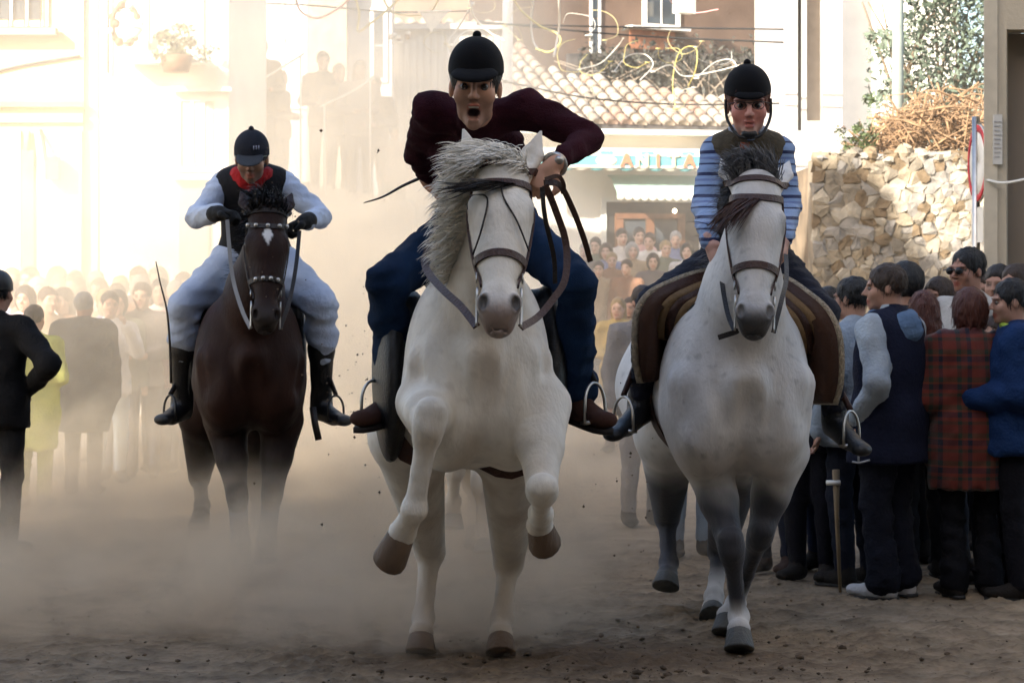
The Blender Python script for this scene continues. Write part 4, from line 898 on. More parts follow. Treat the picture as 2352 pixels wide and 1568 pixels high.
def ZZ(py, y): return CAMZ-(py-HOR)/FPX*y
# -- unseen tall houses beside and behind the viewer, placed to keep the near street in the shade
def shade_house(name, lo, hi, m, label, face):
    T = bld(name, lo, hi, m, label)
    y = lo[1]+1.2
    while y < hi[1]-1.6:
        for z in (1.2, 4.4, 7.6):
            if z+1.7 < hi[2]:
                xf = hi[0] if face > 0 else lo[0]; f_ = part(T, 'window', PNT, ((xf-.03, y, z), (xf+.05, y+1, z+1.6)) if face > 0 else ((xf-.05, y, z), (xf+.03, y+1, z+1.6)))
                part(T, 'pane', GLS, ((xf+.05, y+.08, z+.08), (xf+.058, y+.92, z+1.52)) if face > 0 else ((xf-.058, y+.08, z+.08), (xf-.05, y+.92, z+1.52)), parent=f_)
        y += 3.1
    part(T, 'roof', mat('roof_tile_flat', (.3, .16, .1), .9, var=.3), ((lo[0]-.3, lo[1]-.3, hi[2]), (hi[0]+.3, hi[1]+.15, hi[2]+.25)))
    return T
shade_house('unseen_town_house', (-8, -26, 0), (-6, -6, 13), PLA['cream'], 'tall cream town house on the left behind the viewer', 1)
th = shade_house('unseen_town_house', (-8, -5.9, 0), (-6, 9.3, 13.2), PLA['beige'], 'tall beige town house shading the left side of the street', 1)
part(th, 'chimney', PLA['white'], ((-7.4, 7.0, 13.46), (-6.5, 7.7, 15.2)))
an_ = shade_house('annex', (-6.6, 12.9, 0), (-6, 14.3, 9.55), PLA['white'], 'narrow white annex beside the tall beige town house', 1); part(an_, 'chimney', PLA['white'], ((-6.5, 13.1, 9.802), (-6.1, 13.5, 10.4)))
shade_house('unseen_town_house', (-5.9, -17, 0), (9, -9, 15), PLA['beige'], 'broad unseen house added behind the viewer to block low sky light', 1)  # added out of view: cuts the low frontal sky light for deeper contrast
shade_house('unseen_town_house', (4.6, -8, 0), (13, 9.5, 11), PLA['grey'], 'grey unseen house added on the right to darken that side', -1)  # added out of view as an occluder, darkens the right side
# -- cream house at the left edge
y = 22.0; T = bld('cream_house', (-5.0, y, 0), (X(192, y), 22.6, 8), PLA['cream'], 'sunlit cream house with a barred window at the left edge')
sl_ = X(112, y); window(T, X(-60, y), sl_, ZZ(62, y), ZZ(-110, y), y, 4, 2, mat('cream_paint', (.7, .62, .48), .6)); part(T, 'sill', mat('stone_sill', (.3, .26, .2), .9, var=.2), ((X(-80, y), y-.16, ZZ(84, y)), (X(135, y), y-.03, ZZ(68, y))))
for i in range(5): part(T, 'window_bar', IRON, ((X(-50+36*i, y), y-.07, ZZ(62, y)), (X(-47+36*i, y), y-.055, ZZ(-100, y))))
part(T, 'cornice', OCH, ((-5.0, y-.07, ZZ(247, y)), (X(196, y), y-.004, ZZ(234, y)))); part(T, 'cornice', PLA['cream'], ((-5.0, y-.05, ZZ(282, y)), (X(192, y), y-.004, ZZ(262, y))))
part(T, 'ground_floor_panel', PLA['white'], ((-5.0, y-.03, 0), (X(48, y), y-.003, ZZ(300, y))), ((X(85, y), y-.03, 0), (X(188, y), y-.003, ZZ(300, y))))
part(T, 'pilaster', OCH, ((X(52, y), y-.06, 0), (X(80, y), y-.003, ZZ(345, y)))); V, F = tube([(X(66, y), y-.03, ZZ(345, y)), (X(68, y), y-.03, ZZ(300, y))], [.05, .01], 4); T.add('finial', V, F, OCH)
V, F = tube(spline([(X(-20, y), y-.02, ZZ(168, y)), (X(60, y), y-.02, ZZ(150, y)), (X(185, y), y-.02, ZZ(130, y))], 6), .012, 5); T.add('wall_cable', V, F, IRON)
V, F = tube(spline([(X(95, y), y-.03, ZZ(300, y)), (X(105, y), y-.1, ZZ(330, y)), (X(112, y), y-.14, ZZ(370, y))], 5), .018, 6); br2 = T.add('lamp_bracket', V, F, IRON)
part(T, 'lamp', mat('lamp_metal', (.3, .27, .22), .6), ((X(112, y), y-.2, ZZ(415, y)), (X(143, y), y-.06, ZZ(362, y))), parent=br2)
part(T, 'downpipe', PNT, ((X(186, y)+.02, y+.05, 0), (X(186, y)+.14, y+.17, 8)))
# -- white house with a planted balcony
y = 25.6; T = bld('white_house', (X(150, y), y, 0), (X(528, y), 29.4, 8.5), PLA['white'], 'white sunlit house with a planted balcony, half lost in glowing dust')
SHU = mat('grey_shutter', (.4, .38, .33), .7, var=.1)
window(T, X(330, y), X(468, y), ZZ(128, y), ZZ(-40, y), y, 3, 1, PNT, gm=SHU); window(T, X(405, y), X(505, y), ZZ(395, y), ZZ(222, y), y, 3, 1, PNT, gm=SHU)
part(T, 'ledge', PNT, ((X(300, y), y-.3, ZZ(150, y)), (X(475, y), y-.035, ZZ(132, y)))); part(T, 'ledge', PNT, ((X(395, y), y-.15, ZZ(212, y)), (X(528, y)+.03, y-.035, ZZ(202, y)))); part(T, 'ledge', PNT, ((X(395, y), y-.15, ZZ(414, y)), (X(528, y)+.03, y-.035, ZZ(400, y))))
part(T, 'corner_strip', PNT, ((X(500, y), y-.05, 0), (X(526, y), y-.003, 8.4))); part(T, 'doorway', SHU, ((X(412, y), y-.04, 0), (X(480, y), y-.003, ZZ(430, y))))
V, F = tube([(X(250, y), y-.05, ZZ(-30, y)), (X(250, y), y-.05, ZZ(170, y))], .012, 5); T.add('bracket_rod', V, F, IRON)
LEAF = mat('leaf_green', (.06, .085, .03), .6, .3, var=.45, vscale=6); LEAFG = mat('leaf_silver', (.11, .14, .1), .6, .3, var=.4, vscale=6)
def leaves(n, fn, size, seed=1):
    r = random.Random(seed); V = []; F = []
    for i in range(n):
        c_ = np.array(fn(r)); u = nrmz([r.gauss(0, 1) for _ in range(3)]); v = nrmz(np.cross(u, [r.gauss(0, 1) for _ in range(3)])); s_ = size*r.uniform(.5, 1.3); k_ = len(V)
        V += [c_-u*s_, c_+v*s_*.4, c_+u*s_, c_-v*s_*.4]; F.append((k_, k_+1, k_+2, k_+3))
    return np.array(V), np.array(F)
def blob(c, r, seed, n=9):
    rr = random.Random(seed); cs = [(np.array(c)+np.array([rr.gauss(0, .5)*r[k] for k in range(3)]), rr.uniform(.25, .5)) for _ in range(n)]
    def fn(q):
        cc, k = q.choice(cs); d = nrmz([q.gauss(0, 1) for _ in range(3)])*q.random()**.4; return cc+d*np.array(r)*k
    return fn
c_ = P(405, 105, 25.2); T2 = Thing('balcony_plant', c_+np.array([0, 0, -.25]), 'bushy pale green plant on the white balcony', 'plant'); T2.add('foliage', *leaves(700, blob(c_, (.33, .16, .2), 4), .035, 3), LEAF); T2.add('pot', *tube([c_+np.array([0, 0, -.27]), c_+np.array([0, 0, -.1])], [.13, .17], 10), WOOD)
c_ = P(287, 55, 25.2); T2 = Thing('hanging_wreath', c_, 'brown and white wreath hanging from a rod on the white house', 'wreath')
for i in range(16):
    a_ = 2*math.pi*i/16; V, F = ball(c_+np.array([.13*math.cos(a_)*RND.uniform(.7, 1.2), RND.uniform(-.04, .04), .2*math.sin(a_)]), RND.uniform(.03, .055), 5); T2.add('rosette', V, F, WOOD if i % 3 else PNT)
V, F = tube([c_+np.array([.13*math.cos(a_), 0, .2*math.sin(a_)]) for a_ in np.linspace(0, 6.3, 20)], .025, 6); T2.add('ring', V, F, WOOD)
T2.add('bow', *strap(spline([c_+np.array([.05, -.03, .02]), c_+np.array([.14, -.05, -.06]), c_+np.array([.02, -.04, -.12])], 5), (0, -1, 0), .1, .006), PNT)
# -- raised steps with onlookers, and the shaded house behind them
y = 29.6; T = Thing('stair_terrace', (X(730, y), y, 0), 'raised stone stairs with onlookers behind the dust', 'stairs')
tz = lambda px: 2.75-.35*(px-560)/360
for i in range(9):
    p0, p1 = 530+45*i, 575+45*i; part(T, 'step', PLA['grey'], ((X(p0, y)+.002, y, 0), (X(p1, y), 32.4, tz(p0))))
V, F = tube(spline([P(565, 205, 29.5), P(640, 160, 29.5), P(700, 122, 29.5)], 4), .013, 6); rl = T.add('handrail', V, F, PNT); V, F = tube(spline([P(735, 245, 29.5), P(800, 215, 29.5), P(860, 178, 29.5)], 4), .013, 6); T.add('handrail', V, F, PNT)
for px, z0 in ((575, 200), (690, 128), (745, 240), (850, 184)): V, F = tube([(X(px, 29.5), 29.55, tz(px)-.1), P(px, z0, 29.5)], .011, 6); T.add('rail_post', V, F, PNT)
y = 33.5; T = bld('shaded_house', (X(380, y), y, 0), (X(900, y), 34.2, 6.2), PLA['dim'], 'blue grey shaded house behind the onlookers on the stairs')
window(T, X(645, y), X(705, y), ZZ(250, y), ZZ(-60, y), y, 2, 2, PNT, gm=mat('pale_blind', (.5, .54, .58), .7)); window(T, X(850, y), X(890, y), ZZ(190, y), ZZ(20, y), y, 1, 2, PNT)
part(T, 'corner_pier', mat('brown_pier', (.3, .24, .19), .9, var=.2), ((X(710, y), y-.35, 0), (X(800, y), y-.003, 6.1)))
# -- shed clad with upright boards
y = 34.5; xa, xb = X(895, y), X(1165, y); T = bld('board_shed', (xa, y, 0), (xb, 35.2, ZZ(70, y)), PLA['grey'], 'pale grey shed clad with upright boards behind the rider in burgundy', 'shed')
BRD = mat('pale_board', (.5, .48, .44), .85, var=.15, vscale=3, stretch=(8, 8, .5)); nb = 17
for i in range(nb):
    w_ = (xb-xa)/nb; zt = ZZ(118, y)+(ZZ(55, y)-ZZ(118, y))*min(1, i/8)+.03*RND.random(); part(T, 'board', BRD, ((xa+i*w_+.008, y-.03-.012*(i % 2), .5), (xa+(i+1)*w_-.008, y-.002, zt)))
part(T, 'roof', mat('roof_sheet', (.45, .43, .4), .7, var=.2), ((xa-.1, y-.15, ZZ(70, y)+.003), (xb+.05, 35.3, ZZ(70, y)+.08)))
V, F = tube([(X(1166, 33.6), 33.6, .3), (X(1166, 33.6), 33.6, 6.5)], .07, 10); T2 = Thing('white_pole', (X(1166, 33.6), 33.6, .3), 'white painted pole rising beside the tiled roof', 'pole'); T2.add('shaft', V, F, PNT); V, F = tube([(X(1166, 33.6), 33.6, .3), (X(1166, 33.6), 33.6, .7)], .1, 10); T2.add('base', V, F, PNT)
# -- cafe with the tiled roof; built square to itself, then turned
CA = math.radians(13); cr_, sr_ = math.cos(CA), math.sin(CA); CO = np.array([X(1180, 39.2), 39.2, 0])
class Turned(Thing):
    def __init__(s, name, label, cat): s.b = np.zeros(3); s.o = link(name, None, None, tuple(CO)); s.o.rotation_euler.z = CA; tag(s.o, label, cat)
T = Turned('cafe', 'sunlit cream cafe with a tiled roof and green awnings', 'building')
EZ = 3.93; W = 5.4
def U(px, v=-.75):       # along the front: where a sight line at px meets it
    a_, b_ = -8., 14.
    for _ in range(40):
        m_ = (a_+b_)/2; f_ = 1176+(CO[0]+m_*cr_-v*sr_)/(39.2+m_*sr_+v*cr_)*FPX
        a_, b_ = (m_, b_) if f_ < px else (a_, m_)
    return m_
b = MB().box((-1.4, 0, 0), (W, 5.0, EZ-.08)); T.add('wall', b.V, b.F, PLA['white'], smooth=False)
part(T, 'eave', PNT, ((-1.5, -.42, EZ-.16), (W+.1, -.004, EZ-.084)))
PT = math.tan(math.radians(20)); sec = 1/math.cos(math.radians(20))
depth = lambda u: 5.6 if u < .8 else (5.6-(u-.8)/.5*3.0 if u < 1.3 else 2.6-(u-1.3)*.5)
def roofp(u, v, up=0): return (u, -.4+v, EZ+v*PT+up)
us = np.linspace(-1.5, W, 24); V = [roofp(u, 0, -.02) for u in us]+[roofp(u, max(depth(u)-.02, .3), -.02) for u in us]; F = [(i, i+1, 24+i+1, 24+i) for i in range(23)]
rf = T.add('roof', V, F, mat('roof_channel', (.1, .06, .04), .95, var=.3, vscale=5), smooth=False)
tv, tf = [], []
for k_ in range(3):
    for j in range(7): a_ = math.pi*j/6; r_ = .088-.007*k_/2; tv.append((-r_*math.cos(a_)*1.05, k_*.21, r_*math.sin(a_)*.95))
for k_ in range(2):
    for j in range(6): tf.append((k_*7+j, k_*7+j+1, k_*7+7+j+1, k_*7+7+j))
tf += [tuple(range(7))]
TM = [mat('roof_tile_%d' % i, c, .9, .15, var=.35, vscale=14) for i, c in enumerate(((.28, .225, .17), (.21, .17, .13), (.31, .265, .21), (.25, .165, .12)))]
td = [mesh_data('roof_tile', tv, tf, m) for m in TM]; ntile = 0; restV = MB()
for i in range(29):
    u = -1.3+i*.232; dp = depth(u); v = -.06
    while v < dp-.1 and u < W:
        o = link('tile', td[RND.choice((0, 0, 1, 2, 2, 3))], rf); o.location = roofp(u+RND.gauss(0, .006), v, .008+RND.gauss(0, .003)); o.rotation_euler = (math.radians(20)-.018, RND.gauss(0, .03), RND.gauss(0, .015)); v += .37; ntile += 1
z1, z0 = ZZ(347, 39.1), ZZ(388, 39.1); ua, ub = U(1180), U(1640)
TEAL = mat('teal_canvas', (.1, .42, .45), .8, var=.08); CRM = mat('cream_canvas', (.72, .66, .54), .8, var=.08); AWN = mat('green_canvas', (.3, .44, .36), .85, var=.1); LET = mat('letter_red', (.5, .16, .08), .7); LETW = mat('letter_cream', (.75, .62, .36), .7)
vb = part(T, 'sign_board', TEAL, ((ua, -.78, z0), (ub, -.72, z1)))
part(T, 'sign_stripe', CRM, ((ua, -.79, z1-.09), (ub, -.781, z1-.003)), ((ua, -.79, z0+.002), (ub, -.781, z0+.035)), parent=vb)
for i in range(9): part(T, 'sign_panel', CRM if i % 2 else TEAL, ((ua+.05+i*.33, -.797, z1-.07), (ua+.25+i*.33, -.791, z1-.02)), parent=vb)
for i in range(14): V, F = ball((ua+.12+i*.24, -.75, z0-.002), np.array([.115, .024, .045]), 6); T.add('scallop', V, F, TEAL if i % 2 else CRM, vb)
V, F = ball((U(1392), -.785, (z0+z1)/2-.03), np.array([.17, .02, .085]), 10); T.add('sign_oval', V, F, CRM, vb)
for i, ch in enumerate('ANITA'):
    cu = bpy.data.curves.new('letter', 'FONT'); cu.body = ch; cu.size = .27; cu.extrude = .006; cu.offset = .011; cu.align_x = 'CENTER'; cu.materials.append((LET, LETW)[i % 2]); oc = link('letter_curve', cu); bpy.context.view_layer.update(); me = bpy.data.meshes.new_from_object(oc.evaluated_get(bpy.context.evaluated_depsgraph_get())); bpy.data.objects.remove(oc); me.materials.clear(); me.materials.append((LET, LETW)[i % 2]); o = link('letter', me, vb); o.location = (U(1437+36*i), -.806, z0+.03); o.rotation_euler = (math.radians(90), 0, 0)
part(T, 'awning_roof', CRM, ((ua, -.74, z1), (ub, -.004, z1+.03)))
# roller awning over the door: sloping cloth with a scalloped hem
x0, x1, za, zb = U(1418), U(1640), ZZ(398, 38.8), ZZ(440, 38.8); n = 16; V = []; F = []
for i in range(n+1):
    u = x0+(x1-x0)*i/n
    for q, (yy, z) in enumerate(((-.1, za), (-.35, za-.06), (-.62, zb+.06), (-.72, zb), (-.73, zb-.1-.02*math.cos(i*math.pi)))): V.append((u, yy, z))
for i in range(n):
    for q in range(4): F.append((i*5+q, i*5+q+1, i*5+5+q+1, i*5+5+q))
T.add('door_awning', V, F, AWN)
b = MB()
for i in range(12): V, F = ball((x0+(x1-x0)*(i+.5)/12, -.735, zb-.09), np.array([(x1-x0)/24, .012, .05]), 5); b.add(V, F)
T.add('awning_hem', b.V, b.F, CRM)
dz = zb-.14; part(T, 'dark_doorway_panel', DRK, ((x0+.02, -.03, .2), (x1-.02, -.003, dz)))  # flat dark sheet on the wall: shade of the door opening put into colour
for a_, c_ in ((1440, 1458), (1512, 1530), (1586, 1602)): part(T, 'door_post', WOOD, ((U(a_), -.09, .2), (U(c_), -.033, ZZ(500, 39)))) 
part(T, 'door_head', WOOD, ((U(1440), -.1, ZZ(500, 39)), (U(1602), -.034, ZZ(488, 39)))); part(T, 'door_pane', GLS, ((U(1459), -.06, .4), (U(1511), -.05, ZZ(506, 39))), ((U(1531), -.06, .4), (U(1585), -.05, ZZ(506, 39))))
part(T, 'shop_lintel', PNT, ((x0-.08, -.07, dz+.002), (x1, -.035, dz+.06))); part(T, 'shop_jamb', PNT, ((x0-.08, -.07, .2), (x0+.01, -.035, dz)))
V, F = ball((U(1575), -.15, ZZ(482, 39)), .035, 6); T.add('lamp', V, F, mat('warm_bulb', (1, .9, .7), .5, emit=(1, .85, .6, 3)))
part(T, 'red_door', WOOD, ((U(1832), -.05, .2), (U(1862), -.004, ZZ(540, 39)))); part(T, 'string_course', PLA['grey'], ((U(1800), -.06, ZZ(476, 39)), (U(1870), -.005, ZZ(466, 39))))
# -- brown house above and behind the cafe, rubble bank between
y = 47.0; BA = math.radians(34)
class Turned2(Thing):
    def __init__(s, name, label, cat): s.b = np.array([X(1176, 47), 47., 0]); s.o = link(name, None, None, (X(1176, 47), 45.8, 0)); s.o.rotation_euler.z = BA; tag(s.o, label, cat)
T = Turned2('brown_house', 'brown rendered house rising behind the cafe roof', 'building'); b = MB().box((X(1060, y), y, 0), (X(1900, y), 50, 11)); T.add('wall', b.V, b.F, PLA['brown'], smooth=False)
window(T, X(1540, y), X(1650, y), ZZ(60, y), ZZ(-120, y), y, 2, 2, PNT, fw=.1); part(T, 'brick_panel', mat('brick_orange', (.36, .15, .08), .9, var=.2, vscale=12), ((X(1500, y), y-.05, ZZ(108, y)), (X(1632, y), y-.034, ZZ(64, y)))); part(T, 'balcony_slab', PNT, ((X(1485, y), y-.3, ZZ(64, y)+.002), (X(1655, y), y-.036, ZZ(58, y))))
window(T, X(1390, y), X(1420, y), ZZ(130, y), ZZ(-40, y), y, 1, 2, PNT); part(T, 'awning', CRM, ((X(1600, y), y-.5, ZZ(25, y)), (X(1650, y), y-.31, ZZ(-10, y))))
b = MB().box((X(1300, 45.6), 45.2, 2), (X(1790, 45.6), 45.6, ZZ(128, 45.6))); o = link('rubble_bank', mesh_data('rubble_bank', b.V, b.F, mat('rubble', (.05, .045, .042), .95, var=.6, vscale=6, bump=1, bscale=8), smooth=False)); tag(o, 'dark rubble bank between the cafe roof and the brown house', 'bank')
T2 = Thing('dark_shrubs', (X(1540, 45), 45, ZZ(250, 45)), 'dark bare shrubs tangled above the cafe roof', 'shrub'); T2.add('foliage', *leaves(3200, lambda r: (X(r.uniform(1330, 1760), 45), 45.1+r.gauss(0, .25), ZZ(r.gauss(165, 30), 45)), .07, 9), mat('leaf_dark', (.035, .035, .028), .7, var=.5, vscale=5))
for i in range(26): p0 = (X(RND.uniform(1340, 1750), 45), 45, ZZ(270, 45)); T2.add('branch', *tube(spline([p0, (p0[0]+RND.gauss(0, .3), 44.9, p0[2]+.5), (p0[0]+RND.gauss(0, .6), 44.8, p0[2]+1.0)], 4), np.linspace(.025, .008, 9), 4), mat('bare_twig', (.25, .2, .15), .9))
# -- white quoin pier and grey house with tall recessed bays
y = 37.4; T = Thing('white_pier', (X(1785, y), y, .4), 'white pier of stacked rough blocks beside the grey house', 'pier'); z = .4; i = 0
while z < 8: hgt = RND.uniform(.2, .4); xo = RND.uniform(-.04, .05); part(T, 'block', PLA['white'], ((X(1770, y)+xo*.3, y-.02*RND.random(), z+.006), (X(1800, y)+xo, y+.5, z+hgt-.006))); z += hgt
y = 32.0; xa, xb = X(1803, y), X(1935, y); T = Thing('grey_house', ((xa+xb)/2, y, 0), 'plain grey house with tall recessed bays right of the cafe', 'building')
zb_ = ZZ(300, y)
part(T, 'wall', PLA['grey'], ((xa, y+.35, 0), (xb, y+4, 9))); part(T, 'pier', PLA['grey'], ((xa, y, zb_), (X(1832, y), y+.349, 9))); part(T, 'pier', PLA['grey'], ((X(1842, y), y+.06, zb_), (X(1854, y), y+.349, 9))); part(T, 'pier', PLA['grey'], ((X(1890, y), y, zb_), (xb, y+.349, 9)))
part(T, 'plinth', PLA['grey'], ((xa-.002, y-.02, 0), (xb+.002, y+.348, zb_-.003))); part(T, 'bay_sill', PLA['white'], ((X(1854, y), y+.02, zb_), (X(1890, y), y+.3, zb_+.12)))
for a_, c_ in ((1832, 1842), (1854, 1890)): part(T, 'bay_panel', mat('brown_shutter', (.3, .25, .2), .8, var=.1), ((X(a_, y), y+.3, zb_+.13), (X(c_, y), y+.345, 9)))
y = 52; bld('far_white_house', (X(1900, y), y, 0), (X(2200, y), 56, 12), PLA['white'], 'bright white house far behind the shrub')
# -- beige house at the right edge
y = 15.0; xa = X(2264, y); T = Thing('beige_house', (xa+1.5, y, 0), 'beige rendered house corner with a dark opening at the right edge', 'building'); xo, zo = X(2312, y), ZZ(68, y)
b = MB().box((xa, y, 0), (xo, y+3.5, 8)); b.V[3] = (xa+.72, y+3.5, 0); b.V[7] = (xa+.72, y+3.5, 8); b.V[2] = (xo+.8, y+3.5, 0); b.V[6] = (xo+.8, y+3.5, 8); b.box((xo, y, zo), (xo+2.6, y+.24, 8)).box((xo+2.6, y, 0), (xa+6, y+3.5, 8)); T.add('wall', b.V, b.F, PLA['beige'], smooth=False)
part(T, 'shutter', mat('brown_roller', (.25, .2, .15), .8, var=.1, vscale=1), ((xo, y+.25, 0), (xo+2.6, y+.3, zo))); part(T, 'corner_strip', mat('beige_light', (.6, .53, .41), .9, var=.1), ((xa-.012, y-.014, 0), (X(2290, y), y-.002, 8)))
part(T, 'plaque', mat('plaque_white', (.62, .6, .55), .6, var=.05), ((X(2279, y), y-.03, ZZ(378, y)), (X(2300, y), y-.016, ZZ(264, y))))
for i in range(9): part(T, 'plaque_line', mat('plaque_grey', (.42, .41, .4), .7, var=.1), ((X(2281.5, y), y-.034, ZZ(282+10*i, y)), (X(2297.5-2*(i % 3), y), y-.031, ZZ(279+10*i, y))))
V, F = tube(spline([P(2262, 413, 15.0), P(2310, 420, 14.9), P(2400, 402, 14.6)], 6), .009, 5); T2 = Thing('wire', P(2262, 413, 15), 'pale wire strung from the beige house corner', 'wire'); T2.add('strand', V, F, PNT)
# -- stone retaining wall, each stone a piece
y = 24.0; xa, xb, zt = X(1868, y), X(2330, y), ZZ(352, y)
T = Thing('stone_wall', ((xa+xb)/2, y, 0), 'sunlit rubble stone retaining wall at the right', 'wall'); part(T, 'core', mat('old_mortar', (.2, .165, .12), .95, var=.3, vscale=5, bump=.8, bscale=20), ((xa+.02, y-.004, -.1), (xb, y+.6, zt-.05)))
r = random.Random(11); pts = []; z = .15
zlo = 1.25
tries = 0
while len(pts) < 280 and tries < 6000:
    tries += 1; p = (r.uniform(xa, xb), r.uniform(zlo, zt)); mn = r.choice((.06, .08, .1, .13, .19))
    if all(((p[0]-q[0])*.85)**2+(p[1]-q[1])**2 > ((mn+q[2])/2)**2 for q in pts): pts.append((*p, mn))
SM = [mat('stone_%d' % i, c, .92, .15, var=.3, vscale=9, bump=.7, bscale=18) for i, c in enumerate(((.25, .205, .145), (.2, .17, .13), (.32, .28, .22), (.16, .115, .07), (.23, .21, .185)))]
for i, (px_, pz_, mn) in enumerate(pts):
    poly = [(xa, zlo-.1), (xb, zlo-.1), (xb, zt), (xa, zt)]
    for j, (qx, qz, _) in enumerate(pts):
        if j == i or abs(qx-px_) > .8 or abs(qz-pz_) > .8: continue
        nx_, nz_ = qx-px_, qz-pz_; mx_, mz_ = (qx+px_)/2, (qz+pz_)/2; out = []
        for k_ in range(len(poly)):
            a_, b_ = poly[k_], poly[(k_+1) % len(poly)]; da = (a_[0]-mx_)*nx_+(a_[1]-mz_)*nz_; db = (b_[0]-mx_)*nx_+(b_[1]-mz_)*nz_
            if da <= 0: out.append(a_)
            if da*db < 0: t = da/(da-db); out.append((a_[0]+(b_[0]-a_[0])*t, a_[1]+(b_[1]-a_[1])*t))
        poly = out
        if len(poly) < 3: break
    if len(poly) < 3: continue
    cx_ = sum(p[0] for p in poly)/len(poly); cz_ = sum(p[1] for p in poly)/len(poly); n = len(poly); pr = r.uniform(.008, .034); V = []
    for sh, yy in ((1.04, .05), (.98, -pr*.55), (.86, -pr)):
        for p in poly: V.append((cx_+(p[0]-cx_)*sh+r.gauss(0, .014), y+yy+r.gauss(0, .008), cz_+(p[1]-cz_)*sh+r.gauss(0, .014)))
    V.append((cx_, y-pr-r.uniform(0, .01), cz_)); F = [(q*n+k_, q*n+(k_+1) % n, q*n+n+(k_+1) % n, q*n+n+k_) for q in (0, 1) for k_ in range(n)]+[(2*n+k_, 2*n+(k_+1) % n, 3*n) for k_ in range(n)]
    T.add('stone', V, F, r.choice(SM), smooth=False)
part(T, 'lower_course', SM[1], ((xa, y-.03, -.1), (xb, y+.02, zlo-.09)))
for i in range(12):
    x_ = xa+(xb-xa)*(i+.5)/12; V, F = ball((x_, y+.15, zt-.02+r.gauss(0, .03)), np.array([(xb-xa)/22, .22, r.uniform(.05, .1)]), 6); T.add('cap_stone', V+np.random.RandomState(i).normal(0, .008, V.shape), F, r.choice(SM), smooth=False)
b = MB().box((xa+.05, y+.55, -.1), (9, 31.5, zt-.1)); o = struct('garden_bank', b.V, b.F, mat('bank_earth', (.16, .12, .08), .95, var=.4, vscale=4))
# brush pile, shrub, lamp pole, road sign
T2 = Thing('brush_pile', (X(2130, 25), 25, zt-.1), 'heap of dry tangled vine cuttings on the stone wall', 'brush pile'); b = MB(); r = random.Random(4)
for i in range(430):
    px_ = r.uniform(1985, 2290); top = 235+max(0, 2120-px_)*.95; py_ = r.uniform(top, 355); p0 = P(px_, py_, r.uniform(24.2, 25.3)); d_ = nrmz([r.gauss(0, 1), r.gauss(0, .35), r.gauss(.15, .55)]); ln = r.uniform(.12, .42); bend = np.array([r.gauss(0, .07), 0, r.gauss(.04, .08)])
    b.add(*tube(spline([p0-d_*ln, p0+bend, p0+d_*ln], 3), np.linspace(r.uniform(.007, .014), .004, 7), 4))
o = T2.add('twigs', b.V, b.F, mat('dry_vine', (.25, .155, .085), .9, var=.45, vscale=8)); o['kind'] = 'stuff'
T2 = Thing('evergreen_shrub', (X(2180, 26.5), 26.5, zt-.1), 'grey green evergreen shrub above the brush pile', 'shrub'); cf = P(2185, 85, 26.5)
def crownf(r_):
    while True:
        px_, py_ = r_.uniform(1990, 2320), r_.uniform(-120, 330)
        e_ = 2075-.5*(py_-60) if py_ < 200 else 1985
        if px_ > 2040+55*math.sin(py_*.05)+25*math.sin(py_*.13) or (r_.random() < .22 and py_ > 60): return P(px_, py_, 26+r_.random()*1.4)
T2.add('foliage', *leaves(9000, crownf, .042, 5), LEAFG)
for i in range(14): p0 = P(r.uniform(2080, 2280), 350, 26.6); T2.add('stem', *tube(spline([p0, p0+np.array([r.gauss(0, .2), 0, .7]), p0+np.array([r.gauss(0, .4), 0, 1.6])], 4), np.linspace(.03, .008, 9), 5), mat('shrub_bark', (.16, .12, .08), .9))
T2 = Thing('wall_weed', P(1975, 335, 24.1), 'small weedy plant growing on the end of the stone wall', 'plant'); T2.add('foliage', *leaves(700, blob(P(1965, 318, 24.2), (.22, .12, .2), 8, 12), .026, 8), LEAF)
y = 25.6; T2 = Thing('lamp_post', (X(2062, y), y, zt-.1), 'slim grey green lamp post standing behind the stone wall', 'lamp post'); T2.add('shaft', *tube([(X(2062, y), y, zt-.1), (X(2062, y), y, 3.5), (X(2066, y), y, 7.5)], [.07, .06, .05], 12), mat('pole_paint', (.22, .25, .22), .5, .4)); T2.add('foot', *tube([(X(2062, y), y, zt-.1), (X(2062, y), y, zt+.1)], .09, 12), MATS['pole_paint']); T2.add('arm', *tube(spline([(X(2066, y), y, 7.45), (X(2066, y)-.4, y, 7.8), (X(2066, y)-1.1, y, 7.9)], 5), .03, 8), MATS['pole_paint']); V, F = ball((X(2066, y)-1.3, y, 7.88), np.array([.25, .1, .07]), 8); T2.add('lantern', V, F, MATS['pole_paint'])
y = 17.0; c_ = P(2247, 375, y); T2 = Thing('road_sign', (c_[0], y, 0), 'round red and white road sign seen almost edge-on beside the beige house', 'sign'); T2.add('post', *tube([(c_[0]-.01, y+.03, 0), (c_[0]-.01, y+.03, c_[2]+.32)], .028, 10), MET)
sa = math.radians(86.5); nx_ = np.array([-math.sin(sa), -math.cos(sa), 0]); tx = np.array([math.cos(sa), -math.sin(sa), 0])
def disc(r0, r1, off, cen, th=.006, n=32, a0=0, a1=2*math.pi):
    V = []; F = []
    for k_ in range(n+1):
        a_ = a0+(a1-a0)*k_/n; e_ = tx*math.cos(a_)+np.array([0, 0, 1])*math.sin(a_); V += [cen+e_*r0+nx_*off, cen+e_*r1+nx_*off, cen+e_*r1+nx_*(off-th), cen+e_*r0+nx_*(off-th)]
    for k_ in range(n):
        for j in range(4): F.append((4*k_+j, 4*k_+(j+1) % 4, 4*k_+4+(j+1) % 4, 4*k_+4+j))
    return V, F
T2.add('plate', *disc(.001, .27, 0, c_), MET); T2.add('face', *disc(.001, .265, .007, c_), PNT); T2.add('ring', *disc(.215, .262, .011, c_, .003), mat('sign_red', (.5, .02, .03), .5))
